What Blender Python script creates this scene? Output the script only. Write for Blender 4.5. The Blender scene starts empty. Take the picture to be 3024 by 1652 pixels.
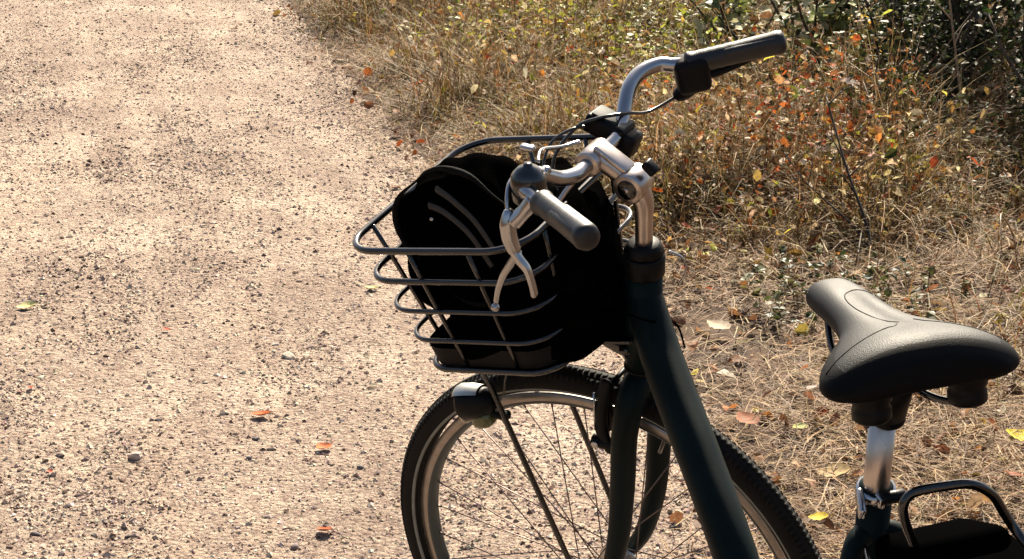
import bpy, bmesh, math, random
import numpy as np
from mathutils import Vector, Matrix, Euler

sc = bpy.context.scene
C = sc.collection
rng = np.random.default_rng(11)
random.seed(5)
R = math.radians

# ------------------------------------------------------------------ camera, sky, sun, exposure
cam_d = bpy.data.cameras.new('camera')
cam = bpy.data.objects.new('camera', cam_d); C.objects.link(cam)
CAM = Vector((-1.5072, 0.8661, 1.5338))
CR = Vector((-0.2458, -0.9693, -0.0121)); CU = Vector((0.2513, -0.0758, 0.9649)); CF = Vector((0.9362, -0.2341, -0.2622))
CR.normalize(); CF = CF.normalized(); CU = CR.cross(CF).normalized(); CF = CU.cross(CR).normalized()
mw = Matrix((( CR.x, CU.x, -CF.x, CAM.x), (CR.y, CU.y, -CF.y, CAM.y), (CR.z, CU.z, -CF.z, CAM.z), (0, 0, 0, 1)))
cam.matrix_world = mw
cam_d.sensor_width = 36; cam_d.lens = 71.71
cam_d.clip_start = 0.05; cam_d.clip_end = 1000
sc.camera = cam

SUN_EL, SUN_AZ = 41.0, -25.0           # azimuth: degrees from +X towards +Y of the direction TO the sun
world = bpy.data.worlds.new('World'); sc.world = world; world.use_nodes = True
wn = world.node_tree; bg = wn.nodes['Background']
sky = wn.nodes.new('ShaderNodeTexSky'); sky.sky_type = 'NISHITA'; sky.sun_disc = False
sky.air_density = 1.0; sky.dust_density = 4.0; sky.ozone_density = .4
sky.sun_elevation = R(SUN_EL); sky.sun_rotation = R(90 - SUN_AZ)
wn.links.new(sky.outputs[0], bg.inputs[0]); bg.inputs[1].default_value = 0.05
sd = bpy.data.lights.new('sun', 'SUN'); sd.energy = 5.0; sd.angle = R(0.5); sd.color = (1.0, 0.895, 0.715)
so = bpy.data.objects.new('sun', sd); C.objects.link(so)
dirv = Vector((math.cos(R(SUN_EL)) * math.cos(R(SUN_AZ)), math.cos(R(SUN_EL)) * math.sin(R(SUN_AZ)), math.sin(R(SUN_EL))))
so.rotation_euler = dirv.to_track_quat('Z', 'Y').to_euler(); so.location = dirv * 20
vs = sc.view_settings; vs.view_transform = 'Standard'; vs.look = 'None'; vs.exposure = 1.6; vs.gamma = 1; vs.use_curve_mapping = False

# ------------------------------------------------------------------ helpers
def tag(o, label=None, cat=None, group=None, kind=None):
    if label: o['label'] = label
    if cat: o['category'] = cat
    if group: o['group'] = group
    if kind: o['kind'] = kind
    return o

def empty(name, loc=(0, 0, 0), parent=None):
    o = bpy.data.objects.new(name, None); C.objects.link(o); o.location = loc; o.empty_display_size = .1
    if parent: o.parent = parent
    return o

class Geo:
    """collects vertices and faces of one mesh"""
    def __init__(s): s.v = []; s.f = []
    def add(s, v, f):
        b = len(s.v); s.v.extend([tuple(p) for p in v]); s.f.extend([tuple(i + b for i in q) for q in f]); return s
    def obj(s, name, mat, parent=None, smooth=True):
        me = bpy.data.meshes.new(name); me.from_pydata(s.v, [], s.f); me.update()
        if smooth: me.polygons.foreach_set('use_smooth', [True] * len(me.polygons))
        me.materials.append(mat)
        o = bpy.data.objects.new(name, me); C.objects.link(o)
        if parent: o.parent = parent
        return o

def smooth_path(pts, n=8, closed=False):
    P = [Vector(p) for p in pts]; out = []; N = len(P)
    rngi = range(N) if closed else range(N - 1)
    for i in rngi:
        if closed: p0, p1, p2, p3 = P[(i - 1) % N], P[i], P[(i + 1) % N], P[(i + 2) % N]
        else: p0, p1, p2, p3 = P[max(i - 1, 0)], P[i], P[i + 1], P[min(i + 2, N - 1)]
        for k in range(n):
            t = k / n
            out.append(.5 * ((2 * p1) + (-p0 + p2) * t + (2 * p0 - 5 * p1 + 4 * p2 - p3) * t * t + (-p0 + 3 * p1 - 3 * p2 + p3) * t ** 3))
    if not closed: out.append(P[-1])
    return out

def tube(g, pts, rad, segs=14, closed=False, cap=True, flat=None, round_end=False):
    """sweep a circle; rad a number or list; flat=(vector, factor) squeezes the section along a vector"""
    P = [Vector(p) for p in pts]; n = len(P)
    rr = rad if isinstance(rad, (list, tuple)) else [rad] * n
    if len(rr) != n:
        rr = [float(np.interp(i / (n - 1), np.linspace(0, 1, len(rr)), rr)) for i in range(n)]
    T = []
    for i in range(n):
        if closed: t = P[(i + 1) % n] - P[(i - 1) % n]
        else: t = P[min(i + 1, n - 1)] - P[max(i - 1, 0)]
        T.append(t.normalized())
    a = Vector((0, 0, 1)) if abs(T[0].z) < .9 else Vector((0, 1, 0))
    u = (a - T[0] * a.dot(T[0])).normalized(); rings = []
    for i in range(n):
        u = (u - T[i] * u.dot(T[i])).normalized(); w = T[i].cross(u)
        ring = []
        for k in range(segs):
            an = 2 * math.pi * k / segs
            d = (u * math.cos(an) + w * math.sin(an)) * rr[i]
            if flat: fv = flat[0].normalized(); d = d - fv * d.dot(fv) * (1 - flat[1])
            ring.append(P[i] + d)
        rings.append(ring)
    if round_end and not closed:
        def endr(i, sg):
            c = P[i]; out = []
            for fr, off in ((.85, .45), (.5, .8)):
                out.append([c + (p - c) * fr + T[i] * sg * rr[i] * off * .7 for p in rings[i]])
            return out
        rings = endr(0, -1)[::-1] + rings + endr(n - 1, 1)
    v = [p for r in rings for p in r]; f = []; m = len(rings)
    for i in range(m if closed else m - 1):
        j = (i + 1) % m
        for k in range(segs):
            l = (k + 1) % segs; f.append((i * segs + k, i * segs + l, j * segs + l, j * segs + k))
    if not closed and cap:
        f.append(tuple(range(segs))[::-1]); f.append(tuple((m - 1) * segs + k for k in range(segs)))
    return g.add(v, f)

def lathe(g, center, axis, ref, prof, segs=64, close=True, a0=0, a1=2 * math.pi):
    """prof: list of (radius, along axis)"""
    c = Vector(center); ax = Vector(axis).normalized(); u = Vector(ref); u = (u - ax * u.dot(ax)).normalized(); w = ax.cross(u)
    full = abs(a1 - a0 - 2 * math.pi) < 1e-6; n = segs if full else segs + 1; v = []; m = len(prof)
    for i in range(n):
        an = a0 + (a1 - a0) * i / segs; d = u * math.cos(an) + w * math.sin(an)
        for r, h in prof: v.append(c + d * r + ax * h)
    f = []
    for i in range(segs):
        j = (i + 1) % n
        for k in range(m if close else m - 1):
            l = (k + 1) % m; f.append((i * m + k, j * m + k, j * m + l, i * m + l))
    return g.add(v, f)

def cyl(g, p, q, r, segs=20, bev=.0008, r2=None):
    p = Vector(p); q = Vector(q); ax = (q - p); L = ax.length; r2 = r if r2 is None else r2
    ref = Vector((1, 0, 0)) if abs(ax.normalized().x) < .8 else Vector((0, 1, 0))
    b = min(bev, L / 3, r / 2)
    return lathe(g, p, ax, ref, [(1e-5, 0), (r - b, 0), (r, b), (r2, L - b), (r2 - b, L), (1e-5, L)], segs, False)

def rbox(g, center, ax, ay, az, size, bev=.003, seg=2):
    bm = bmesh.new(); bmesh.ops.create_cube(bm, size=1)
    for v in bm.verts: v.co = Vector((v.co.x * size[0], v.co.y * size[1], v.co.z * size[2]))
    bmesh.ops.bevel(bm, geom=list(bm.edges), offset=bev, segments=seg, affect='EDGES', profile=.5)
    ax = Vector(ax).normalized(); ay = Vector(ay); ay = (ay - ax * ay.dot(ax)).normalized(); az = ax.cross(ay)
    if az.dot(Vector(az)) < 0: az = -az
    bm.verts.ensure_lookup_table(); c = Vector(center)
    vs_ = [c + ax * v.co.x + ay * v.co.y + az * v.co.z for v in bm.verts]
    fs = [[v.index for v in f.verts] for f in bm.faces]; bm.free()
    return g.add(vs_, fs)

def ellipsoid(g, center, ax, ay, az, rad, n=2.0, seg=40, rows=24, fn=None):
    c = Vector(center); ax, ay, az = Vector(ax), Vector(ay), Vector(az); v = []
    e = 2 / n; pw = lambda x: math.copysign(abs(x) ** e, x)
    for i in range(rows + 1):
        ph = -math.pi / 2 + math.pi * i / rows
        for k in range(seg):
            th = 2 * math.pi * k / seg
            x = pw(math.cos(ph)) * pw(math.cos(th)); y = pw(math.cos(ph)) * pw(math.sin(th)); z = pw(math.sin(ph))
            s = fn(x, y, z) if fn else 1
            v.append(c + (ax * x * rad[0] + ay * y * rad[1] + az * z * rad[2]) * s)
    f = [(i * seg + k, i * seg + (k + 1) % seg, (i + 1) * seg + (k + 1) % seg, (i + 1) * seg + k) for i in range(rows) for k in range(seg)]
    return g.add(v, f)

# vectorised value noise
_tab = np.random.default_rng(3).random((256, 256))
def vnoise(x, y):
    xi = np.floor(x).astype(int); yi = np.floor(y).astype(int); fx = x - xi; fy = y - yi
    fx = fx * fx * (3 - 2 * fx); fy = fy * fy * (3 - 2 * fy)
    g = lambda a, b: _tab[a % 256, b % 256]
    return (g(xi, yi) * (1 - fx) + g(xi + 1, yi) * fx) * (1 - fy) + (g(xi, yi + 1) * (1 - fx) + g(xi + 1, yi + 1) * fx) * fy
def fbm(x, y, f, o=4, p=.5):
    s = 0; a = 1; t = 0
    for k in range(o):
        s = s + a * vnoise(x * f + 17.3 * k, y * f + 9.1 * k); t += a; a *= p; f *= 2.03
    return s / t

# ------------------------------------------------------------------ materials
def mat(name, col, rough=.5, metal=0, noise=None, bump=None, coat=0, spec=.5):
    m = bpy.data.materials.new(name); m.use_nodes = True; nt = m.node_tree; b = nt.nodes['Principled BSDF']
    b.inputs['Base Color'].default_value = (*col, 1); b.inputs['Roughness'].default_value = rough; b.inputs['Metallic'].default_value = metal
    b.inputs['Coat Weight'].default_value = coat; b.inputs['Coat Roughness'].default_value = .12; b.inputs['Specular IOR Level'].default_value = spec
    tc = nt.nodes.new('ShaderNodeTexCoord')
    if noise:
        sc_, amt = noise
        nz = nt.nodes.new('ShaderNodeTexNoise'); nz.inputs['Scale'].default_value = sc_; nz.inputs['Detail'].default_value = 6
        nt.links.new(tc.outputs['Object'], nz.inputs['Vector'])
        rp = nt.nodes.new('ShaderNodeValToRGB'); rp.color_ramp.elements[0].position = .3; rp.color_ramp.elements[1].position = .72
        rp.color_ramp.elements[0].color = (*[c * (1 - amt) for c in col], 1); rp.color_ramp.elements[1].color = (*[min(1, c * (1 + amt)) for c in col], 1)
        nt.links.new(nz.outputs[0], rp.inputs[0]); nt.links.new(rp.outputs[0], b.inputs['Base Color'])
        mr = nt.nodes.new('ShaderNodeMapRange'); mr.inputs['To Min'].default_value = max(.03, rough - .1); mr.inputs['To Max'].default_value = min(1, rough + .15)
        nt.links.new(nz.outputs[0], mr.inputs['Value']); nt.links.new(mr.outputs[0], b.inputs['Roughness'])
    if bump:
        n2 = nt.nodes.new('ShaderNodeTexNoise'); n2.inputs['Scale'].default_value = bump[0]; n2.inputs['Detail'].default_value = 4
        nt.links.new(tc.outputs['Object'], n2.inputs['Vector'])
        bp = nt.nodes.new('ShaderNodeBump'); bp.inputs['Strength'].default_value = bump[1]; bp.inputs['Distance'].default_value = .001
        nt.links.new(n2.outputs[0], bp.inputs['Height']); nt.links.new(bp.outputs[0], b.inputs['Normal'])
    return m

M = dict(
    teal=mat('teal_paint', (.0032, .0085, .0088), .42, noise=(14, .3), spec=.09, bump=(260, .12)),
    black=mat('black_paint', (.003, .003, .0033), .16, noise=(20, .2), coat=.2, spec=.7),
    plastic=mat('black_plastic', (.0035, .0035, .004), .45, noise=(40, .25), bump=(500, .2), spec=.15),
    rubber=mat('tyre_rubber', (.008, .007, .006), .75, noise=(25, .5), bump=(300, .4), spec=.18),
    grip=mat('grip_rubber', (.0095, .0095, .011), .38, noise=(60, .2), bump=(900, .35)),
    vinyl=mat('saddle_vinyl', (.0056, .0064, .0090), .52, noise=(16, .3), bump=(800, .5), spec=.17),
    vinyl_shade_seam=mat('saddle_shade_seam', (.003, .003, .0034), .55, noise=(9, .15), bump=(900, .3), spec=.10),  # darker vinyl: shade of saddle sides and rear put into colour; seams too
    silver=mat('brushed_alloy', (.40, .40, .41), .14, 1, noise=(30, .12), bump=(700, .1)),
    rim=mat('rim_alloy', (.30, .27, .245), .38, 1, noise=(60, .15)),
    stem=mat('satin_alloy', (.52, .46, .42), .30, 1, noise=(25, .12)),
    steel=mat('spoke_steel', (.15, .11, .10), .45, 1),
    chrome=mat('chrome', (.46, .45, .40), .34, 1, noise=(30, .2)),
    fabric=mat('bag_fabric', (.0016, .0015, .0014), .9, noise=(30, .5), bump=(300, .8), spec=.0),
    matte=mat('matte_black', (.0012, .0012, .0013), .9, spec=.0),
    strap=mat('strap_webbing', (.03, .027, .024), .7, noise=(200, .3)),
    bar_grey=mat('grey_plastic', (.035, .045, .045), .45, noise=(50, .15)),
    stripe=mat('reflective_stripe', (.18, .19, .17), .5, noise=(60, .2)),
    lens=mat('lamp_lens', (.06, .07, .015), .2, coat=.5),
    screen=mat('display_glass', (.013, .017, .017), .6, spec=.1),
)

def attr_mat(name, rough=.6, trans=.35, spec=.35):
    m = bpy.data.materials.new(name); m.use_nodes = True; nt = m.node_tree; b = nt.nodes['Principled BSDF']
    at = nt.nodes.new('ShaderNodeAttribute'); at.attribute_name = 'col'
    tc = nt.nodes.new('ShaderNodeTexCoord'); nz = nt.nodes.new('ShaderNodeTexNoise'); nz.inputs['Scale'].default_value = 90; nz.inputs['Detail'].default_value = 3
    nt.links.new(tc.outputs['Object'], nz.inputs['Vector'])
    mr = nt.nodes.new('ShaderNodeMapRange'); mr.inputs['From Min'].default_value = .3; mr.inputs['From Max'].default_value = .7
    mr.inputs['To Min'].default_value = .6; mr.inputs['To Max'].default_value = 1.25; nt.links.new(nz.outputs[0], mr.inputs['Value'])
    mx = nt.nodes.new('ShaderNodeVectorMath'); mx.operation = 'SCALE'; nt.links.new(at.outputs['Color'], mx.inputs[0]); nt.links.new(mr.outputs[0], mx.inputs['Scale'])
    nt.links.new(mx.outputs[0], b.inputs['Base Color']); b.inputs['Roughness'].default_value = rough; b.inputs['Specular IOR Level'].default_value = spec
    if trans:
        tr = nt.nodes.new('ShaderNodeBsdfTranslucent'); nt.links.new(mx.outputs[0], tr.inputs['Color'])
        ms = nt.nodes.new('ShaderNodeMixShader'); ms.inputs[0].default_value = trans
        nt.links.new(b.outputs[0], ms.inputs[1]); nt.links.new(tr.outputs[0], ms.inputs[2]); nt.links.new(ms.outputs[0], nt.nodes['Material Output'].inputs[0])
    return m
M['leaf'] = attr_mat('leaf', .48, .38, .22)
M['straw'] = attr_mat('straw', .6, .28, .12)
M['stone'] = attr_mat('stone', .9, 0, .12)
M['dryleaf'] = attr_mat('dry_leaf', .6, .34, .12)
M['wood'] = attr_mat('wood_stem', .7, 0, .3)

def ground_mat(name, kind):
    m = bpy.data.materials.new(name); m.use_nodes = True; nt = m.node_tree; b = nt.nodes['Principled BSDF']; N = nt.nodes.new; Lk = nt.links.new
    tc = N('ShaderNodeTexCoord')
    def noise(s, d=8, r=.6):
        n = N('ShaderNodeTexNoise'); n.inputs['Scale'].default_value = s; n.inputs['Detail'].default_value = d; n.inputs['Roughness'].default_value = r
        Lk(tc.outputs['Object'], n.inputs['Vector']); return n
    def ramp(src, els):
        r = N('ShaderNodeValToRGB'); e = r.color_ramp.elements
        e[0].position, e[0].color = els[0][0], (*els[0][1], 1); e[1].position, e[1].color = els[-1][0], (*els[-1][1], 1)
        for p, c in els[1:-1]: x = e.new(p); x.color = (*c, 1)
        Lk(src, r.inputs[0]); return r
    def mix(f, a, c, mode='MIX'):
        x = N('ShaderNodeMix'); x.data_type = 'RGBA'; x.blend_type = mode
        if isinstance(f, float): x.inputs[0].default_value = f
        else: Lk(f, x.inputs[0])
        Lk(a, x.inputs[6]); Lk(c, x.inputs[7]); return x.outputs[2]
    if kind == 'path':
        base = ramp(noise(1.1, 6, .6).outputs[0], [(.34, (.46, .365, .29)), (.5, (.54, .44, .35)), (.66, (.67, .565, .45))])
        grit = ramp(noise(150, 4, .7).outputs[0], [(.33, (.30, .25, .26)), (.44, (.78, .74, .75)), (.56, (1.0, 1.0, 1.0)), (.70, (1.22, 1.2, 1.16))])
        col = mix(1.0, base.outputs[0], grit.outputs[0], 'MULTIPLY')
        v = N('ShaderNodeTexVoronoi'); v.inputs['Scale'].default_value = 75; Lk(tc.outputs['Object'], v.inputs['Vector'])
        vc = N('ShaderNodeSeparateColor'); Lk(v.outputs['Color'], vc.inputs[0])
        peb = ramp(vc.outputs[0], [(0, (.62, .52, .50)), (.25, (.85, .80, .78)), (.5, (1, 1, 1)), (1, (1.1, 1.08, 1.02))])
        col = mix(.65, col, peb.outputs[0], 'MULTIPLY')
        # darker patches of coarse grit between worn tracks
        pt = ramp(noise(2.6, 5, .65).outputs[0], [(.40, (.78, .74, .73)), (.56, (1, 1, 1))])
        col = mix(.9, col, pt.outputs[0], 'MULTIPLY')
        mo = ramp(noise(24, 5, .7).outputs[0], [(.36, (.66, .60, .60)), (.47, (.94, .92, .92)), (.62, (1.08, 1.08, 1.07))]); col = mix(1.0, col, mo.outputs[0], 'MULTIPLY')
        mp = N('ShaderNodeMapping'); mp.inputs['Scale'].default_value = (.30, 2.6, 1); Lk(tc.outputs['Object'], mp.inputs[0]); tn = noise(2.0, 4, .55); Lk(mp.outputs[0], tn.inputs['Vector'])
        tk = ramp(tn.outputs[0], [(.38, (.86, .83, .82)), (.5, (1, 1, 1)), (.62, (1.12, 1.12, 1.10))]); col = mix(1.0, col, tk.outputs[0], 'MULTIPLY')
        Lk(col, b.inputs['Base Color'])
        hh = N('ShaderNodeMath'); hh.operation = 'ADD'; Lk(noise(170, 5, .7).outputs[0], hh.inputs[0])
        iv = N('ShaderNodeMath'); iv.operation = 'MULTIPLY'; iv.inputs[1].default_value = -.9; Lk(v.outputs['Distance'], iv.inputs[0]); Lk(iv.outputs[0], hh.inputs[1])
        bp = N('ShaderNodeBump'); bp.inputs['Strength'].default_value = 1.0; bp.inputs['Distance'].default_value = .022; Lk(hh.outputs[0], bp.inputs['Height']); Lk(bp.outputs[0], b.inputs['Normal'])
    else:
        base = ramp(noise(7, 8, .7).outputs[0], [(.3, (.026, .015, .009)), (.5, (.085, .049, .029)), (.62, (.15, .09, .055)), (.75, (.25, .16, .10))])
        grit = ramp(noise(120, 5, .7).outputs[0], [(.35, (.45, .45, .45)), (.6, (1.1, 1.1, 1.1))])
        Lk(mix(1.0, base.outputs[0], grit.outputs[0], 'MULTIPLY'), b.inputs['Base Color'])
        bp = N('ShaderNodeBump'); bp.inputs['Strength'].default_value = .9; bp.inputs['Distance'].default_value = .01; Lk(noise(60, 8, .75).outputs[0], bp.inputs['Height']); Lk(bp.outputs[0], b.inputs['Normal'])
    b.inputs['Roughness'].default_value = .9; b.inputs['Specular IOR Level'].default_value = .25
    return m
M['path'] = ground_mat('gravel', 'path'); M['soil'] = ground_mat('soil', 'soil')

# ------------------------------------------------------------------ ground
EX = np.array([-60, -2, 1.0, 1.9, 2.7, 3.3, 3.7, 4.7, 5.6, 7.1, 8.6, 10.4, 14, 20, 80.])
EY = np.array([-.6, -.55, -.46, -.50, -.68, -.80, -.84, -.70, -.64, -.67, -.71, -.80, -.95, -1.1, -1.6])
def edge(x): return np.interp(x, EX, EY)
def edge_j(x): return edge(x) + (fbm(x, x * 0 + 3.1, 2.6, 5, .62) - .5) * .38
def rough(x, y): return np.clip((fbm(x * .6 + 7, y * 2.0, 1.9, 4, .62) - .40) * 5, .10, 1) * (1 - .55 * np.exp(-((y + .28) / .22) ** 2)) + .5 * np.exp(-((y - edge(x) - .12) / .12) ** 2)
def path_h(x, y):
    return .010 * (fbm(x, y, 1.3, 3) - .5) + .018 * rough(x, y) * (fbm(x + 40, y, 11, 4, .62) - .5) + .004 * (fbm(x + 40, y, 9, 3) - .5) + .010 * rough(x, y) * (fbm(x, y + 30, 45, 2, .7) - .5)
def verge_h(x, y):
    d = np.clip(edge(x) - y, 0, 10)
    return .015 + np.minimum(d, .5) * .07 + .045 * (fbm(x, y, 2.1, 4, .55) - .5) * np.clip(d * 3, .2, 1) + .05 * np.clip(d - 1.2, 0, 6)

def grid(name, xs, ys, hf, material, keep=None, kind='structure'):
    X, Y = np.meshgrid(xs, ys, indexing='ij'); Z = hf(X, Y); nx, ny = X.shape
    co = np.stack([X, Y, Z], -1).reshape(-1, 3); idx = np.arange(nx * ny).reshape(nx, ny)
    q = np.stack([idx[:-1, :-1], idx[1:, :-1], idx[1:, 1:], idx[:-1, 1:]], -1).reshape(-1, 4)
    if keep is not None: q = q[keep(co[q].mean(1))]
    used = np.unique(q); rem = np.full(nx * ny, -1); rem[used] = np.arange(len(used)); q = rem[q]; co = co[used]
    me = bpy.data.meshes.new(name); me.vertices.add(len(co)); me.vertices.foreach_set('co', co.ravel())
    me.loops.add(q.size); me.loops.foreach_set('vertex_index', q.ravel()); me.polygons.add(len(q))
    me.polygons.foreach_set('loop_start', np.arange(0, q.size, 4)); me.polygons.foreach_set('loop_total', np.full(len(q), 4))
    me.polygons.foreach_set('use_smooth', np.ones(len(q), bool)); me.update(); me.validate(); me.materials.append(material)
    o = bpy.data.objects.new(name, me); C.objects.link(o); tag(o, kind=kind); return o

def nonuni(a, b, c, d, fine, coarse):
    return np.unique(np.concatenate([np.linspace(a, b, coarse), np.linspace(b, c, fine), np.linspace(c, d, coarse)]))
xs = np.unique(np.concatenate([np.linspace(-150, -3, 16), np.linspace(-3, 1.6, 40), np.linspace(1.6, 12, 330), np.linspace(12, 40, 50), np.linspace(40, 400, 30)]))
ys = np.unique(np.concatenate([np.linspace(-300, -8, 30), np.linspace(-8, -5, 30), np.linspace(-5, -.3, 190), np.linspace(-.3, 4.2, 40), np.linspace(4.2, 8, 30), np.linspace(8, 300, 30)]))
def ground_h(x, y):
    v = verge_h(x, y); below = -.03
    right = np.where(y < edge(x) + .05, v, below)
    left = np.where(y > 3.6, .02 + .05 * (fbm(x, y, 2, 3) - .3), right)
    blend = np.clip((edge(x) + .12 - y) / .14, 0, 1)
    h = np.where(y < edge(x) + .12, below * (1 - blend) + v * blend, below)
    return np.where(y > 3.6, left, h)
ground = grid('ground', xs, ys, ground_h, M['soil'])
pxs = np.unique(np.concatenate([np.linspace(-60, -3, 20), np.linspace(-3, 1.7, 120), np.linspace(1.7, 5.0, 420), np.linspace(5, 12, 420), np.linspace(12, 200, 80)]))
pys = np.unique(np.concatenate([np.linspace(-1.3, 1.6, 330), np.linspace(1.6, 4.0, 40)]))
path = grid('gravel_path', pxs, pys, lambda x, y: path_h(x, y), M['path'], keep=lambda c: (c[:, 1] > edge_j(c[:, 0]) - .02) & (c[:, 1] < 3.7 + .2 * vnoise(c[:, 0], c[:, 0] * 0)))

# ------------------------------------------------------------------ masses (numpy meshes with a colour attribute)
def mass(name, verts, faces, cols, material, parent=None, smooth=False):
    """verts (k,n,3), faces list of index tuples of one piece, cols (k,3)"""
    k, n, _ = verts.shape; me = bpy.data.meshes.new(name)
    me.vertices.add(k * n); me.vertices.foreach_set('co', verts.reshape(-1).astype(np.float32))
    ls = np.array([len(f) for f in faces]); flat = np.concatenate([np.array(f) for f in faces]); F = len(faces); L = len(flat)
    vi = (flat[None, :] + (np.arange(k) * n)[:, None]).ravel(); st = np.concatenate([[0], np.cumsum(ls)[:-1]])
    me.loops.add(k * L); me.loops.foreach_set('vertex_index', vi)
    me.polygons.add(k * F); me.polygons.foreach_set('loop_start', (st[None] + (np.arange(k) * L)[:, None]).ravel())
    me.polygons.foreach_set('loop_total', np.tile(ls, k)); me.polygons.foreach_set('use_smooth', np.full(k * F, smooth))
    me.update()
    at = me.attributes.new('col', 'FLOAT_COLOR', 'POINT')
    c4 = np.ones((k, n, 4), np.float32); c4[..., :3] = cols[:, None, :] if cols.ndim == 2 else cols; at.data.foreach_set('color', c4.ravel())
    me.materials.append(material); o = bpy.data.objects.new(name, me); C.objects.link(o)
    if parent: o.parent = parent
    return o

def U(a, b, k): return rng.uniform(a, b, k)
def pal(colors, k, var=.18, w=None):
    c = np.array(colors); i = rng.choice(len(c), k, p=w); return np.clip(c[i] * (1 + rng.normal(0, var, (k, 1))) * (1 + rng.normal(0, .05, (k, 3))), .003, .9)

BF = [(0, 1, 3, 2), (2, 3, 5, 4), (4, 5, 7, 6), (6, 7, 8)]
def blades(base, az, el, L, W, droop, twist=None):
    """curved strips: az heading, el starting elevation, droop = loss of elevation along the blade"""
    k = len(L); out = np.zeros((k, 9, 3)); p = base.copy(); side = np.stack([-np.sin(az + (0 if twist is None else twist)), np.cos(az + (0 if twist is None else twist)), np.zeros(k)], -1)
    for i, t in enumerate((0, .25, .5, .75, 1)):
        if i:
            e = el - droop * (t - .125) ; st = np.stack([np.cos(e) * np.cos(az), np.cos(e) * np.sin(az), np.sin(e)], -1)
            p = p + st * (L * .25)[:, None]
            az = az + rng.normal(0, .12, k)
        w = W * (1, .95, .8, .55, 0)[i] * .5
        if i < 4: out[:, 2 * i] = p - side * w[:, None]; out[:, 2 * i + 1] = p + side * w[:, None]
        else: out[:, 8] = p
    return out
LF = [(0, 2, 6), (2, 3, 7, 6), (3, 1, 7), (0, 6, 4), (4, 6, 7, 5), (5, 7, 1)]
def leaves(pos, yaw, pitch, roll, L, W, fold, curl):
    k = len(L); v = np.zeros((k, 8, 3)); z = np.zeros(k)
    x1, x2 = .3, .72
    def P(x, y, zz): return np.stack([x, y, zz], -1)
    v[:, 0] = P(z, z, z); v[:, 1] = P(L, z, -curl * L)
    v[:, 2] = P(L * x1, W * .48, fold * W); v[:, 3] = P(L * x2, W * .40, fold * W - curl * L * .45)
    v[:, 4] = P(L * x1, -W * .48, fold * W); v[:, 5] = P(L * x2, -W * .40, fold * W - curl * L * .45)
    v[:, 6] = P(L * x1, z, z); v[:, 7] = P(L * x2, z, -curl * L * .45)
    v += rng.normal(0, .04, v.shape) * L[:, None, None]
    cr, sr = np.cos(roll), np.sin(roll); y, zz = v[..., 1] * cr[:, None] - v[..., 2] * sr[:, None], v[..., 1] * sr[:, None] + v[..., 2] * cr[:, None]; v[..., 1], v[..., 2] = y, zz
    cp, sp = np.cos(pitch), np.sin(pitch); x, zz = v[..., 0] * cp[:, None] - v[..., 2] * sp[:, None], v[..., 0] * sp[:, None] + v[..., 2] * cp[:, None]; v[..., 0], v[..., 2] = x, zz
    cy, sy = np.cos(yaw), np.sin(yaw); x, y = v[..., 0] * cy[:, None] - v[..., 1] * sy[:, None], v[..., 0] * sy[:, None] + v[..., 1] * cy[:, None]; v[..., 0], v[..., 1] = x, y
    return v + pos[:, None, :]
def stones(pos, s, flatn=.6):
    k = len(s); t = (1 + 5 ** .5) / 2
    b = np.array([(1, 0, -.5), (-.5, .87, -.5), (-.5, -.87, -.5), (.6, .9, .3), (-1, .1, .3), (.5, -.9, .3), (0, 0, 1.)]) * .5
    f = [(0, 1, 3), (1, 4, 3), (1, 2, 4), (2, 5, 4), (2, 0, 5), (0, 3, 5), (3, 4, 6), (4, 5, 6), (5, 3, 6)]
    v = b[None] * (1 + rng.normal(0, .18, (k, 7, 3))) * s[:, None, None] * np.stack([U(.8, 1.4, k), U(.7, 1.1, k), U(.45, .8, k) * flatn / .6], -1)[:, None, :]
    a = U(0, 6.28, k); c, s_ = np.cos(a)[:, None], np.sin(a)[:, None]; x, y = v[..., 0] * c - v[..., 1] * s_, v[..., 0] * s_ + v[..., 1] * c; v[..., 0], v[..., 1] = x, y
    return v + pos[:, None, :], f

def in_view(x, y, z=0, mx=.30, my=.25):
    d = np.stack([x - CAM.x, y - CAM.y, np.full_like(x, z) - CAM.z], -1); zz = d @ np.array(CF)
    px = (d @ np.array(CR)) / zz * 71.71 / 36; py = (d @ np.array(CU)) / zz * 71.71 / 36
    return (zz > .1) & (np.abs(px) < .5 + mx) & (np.abs(py) < .273 + my)
def scatter(k, x0, x1, ya, yb, power=1.0, dens=None, z=0, mx=.3):
    """k candidates, denser near the camera; y between ya(x) and yb(x)"""
    u = rng.random(k); x = x0 * (x1 / x0) ** u if power == 1 else x0 + (x1 - x0) * u
    a, b_ = (ya(x) if callable(ya) else ya), (yb(x) if callable(yb) else yb); y = a + (b_ - a) * rng.random(k)
    ok = in_view(x, y, z, mx)
    if dens is not None: ok &= rng.random(k) < dens(x, y)
    return x[ok], y[ok]
P3 = lambda x, y, z: np.stack([x, y, z], -1)

# gravel stones, from grit to pebbles
def patch(x, y): return np.clip(.22 + .85 * rough(x, y) * np.clip((fbm(x, y, 6, 3, .6) - .3) * 3.2, .2, 1), 0, 1)
x, y = scatter(265000, 1.7, 14.5, lambda x: edge(x) - .15, lambda x: x * 0 + 1.9, dens=patch)
s = np.minimum(.0042 * np.exp(rng.normal(0, .45, len(x))) * (1 + .05 * x), .018)
v, sf = stones(P3(x, y, path_h(x, y) + s * .12), s)
cc = pal([(.44, .34, .27), (.52, .43, .35), (.33, .25, .21), (.20, .135, .105), (.10, .065, .05), (.64, .54, .43)], len(x), .14, [.28, .22, .20, .15, .07, .08])
tag(mass('gravel_stones', v, sf, cc, M['stone']), 'loose beige and grey gravel stones scattered over the path', 'gravel', kind='stuff')
x, y = scatter(9500, 1.7, 13.5, lambda x: edge(x) - .1, lambda x: x * 0 + 1.9, dens=patch)
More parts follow.
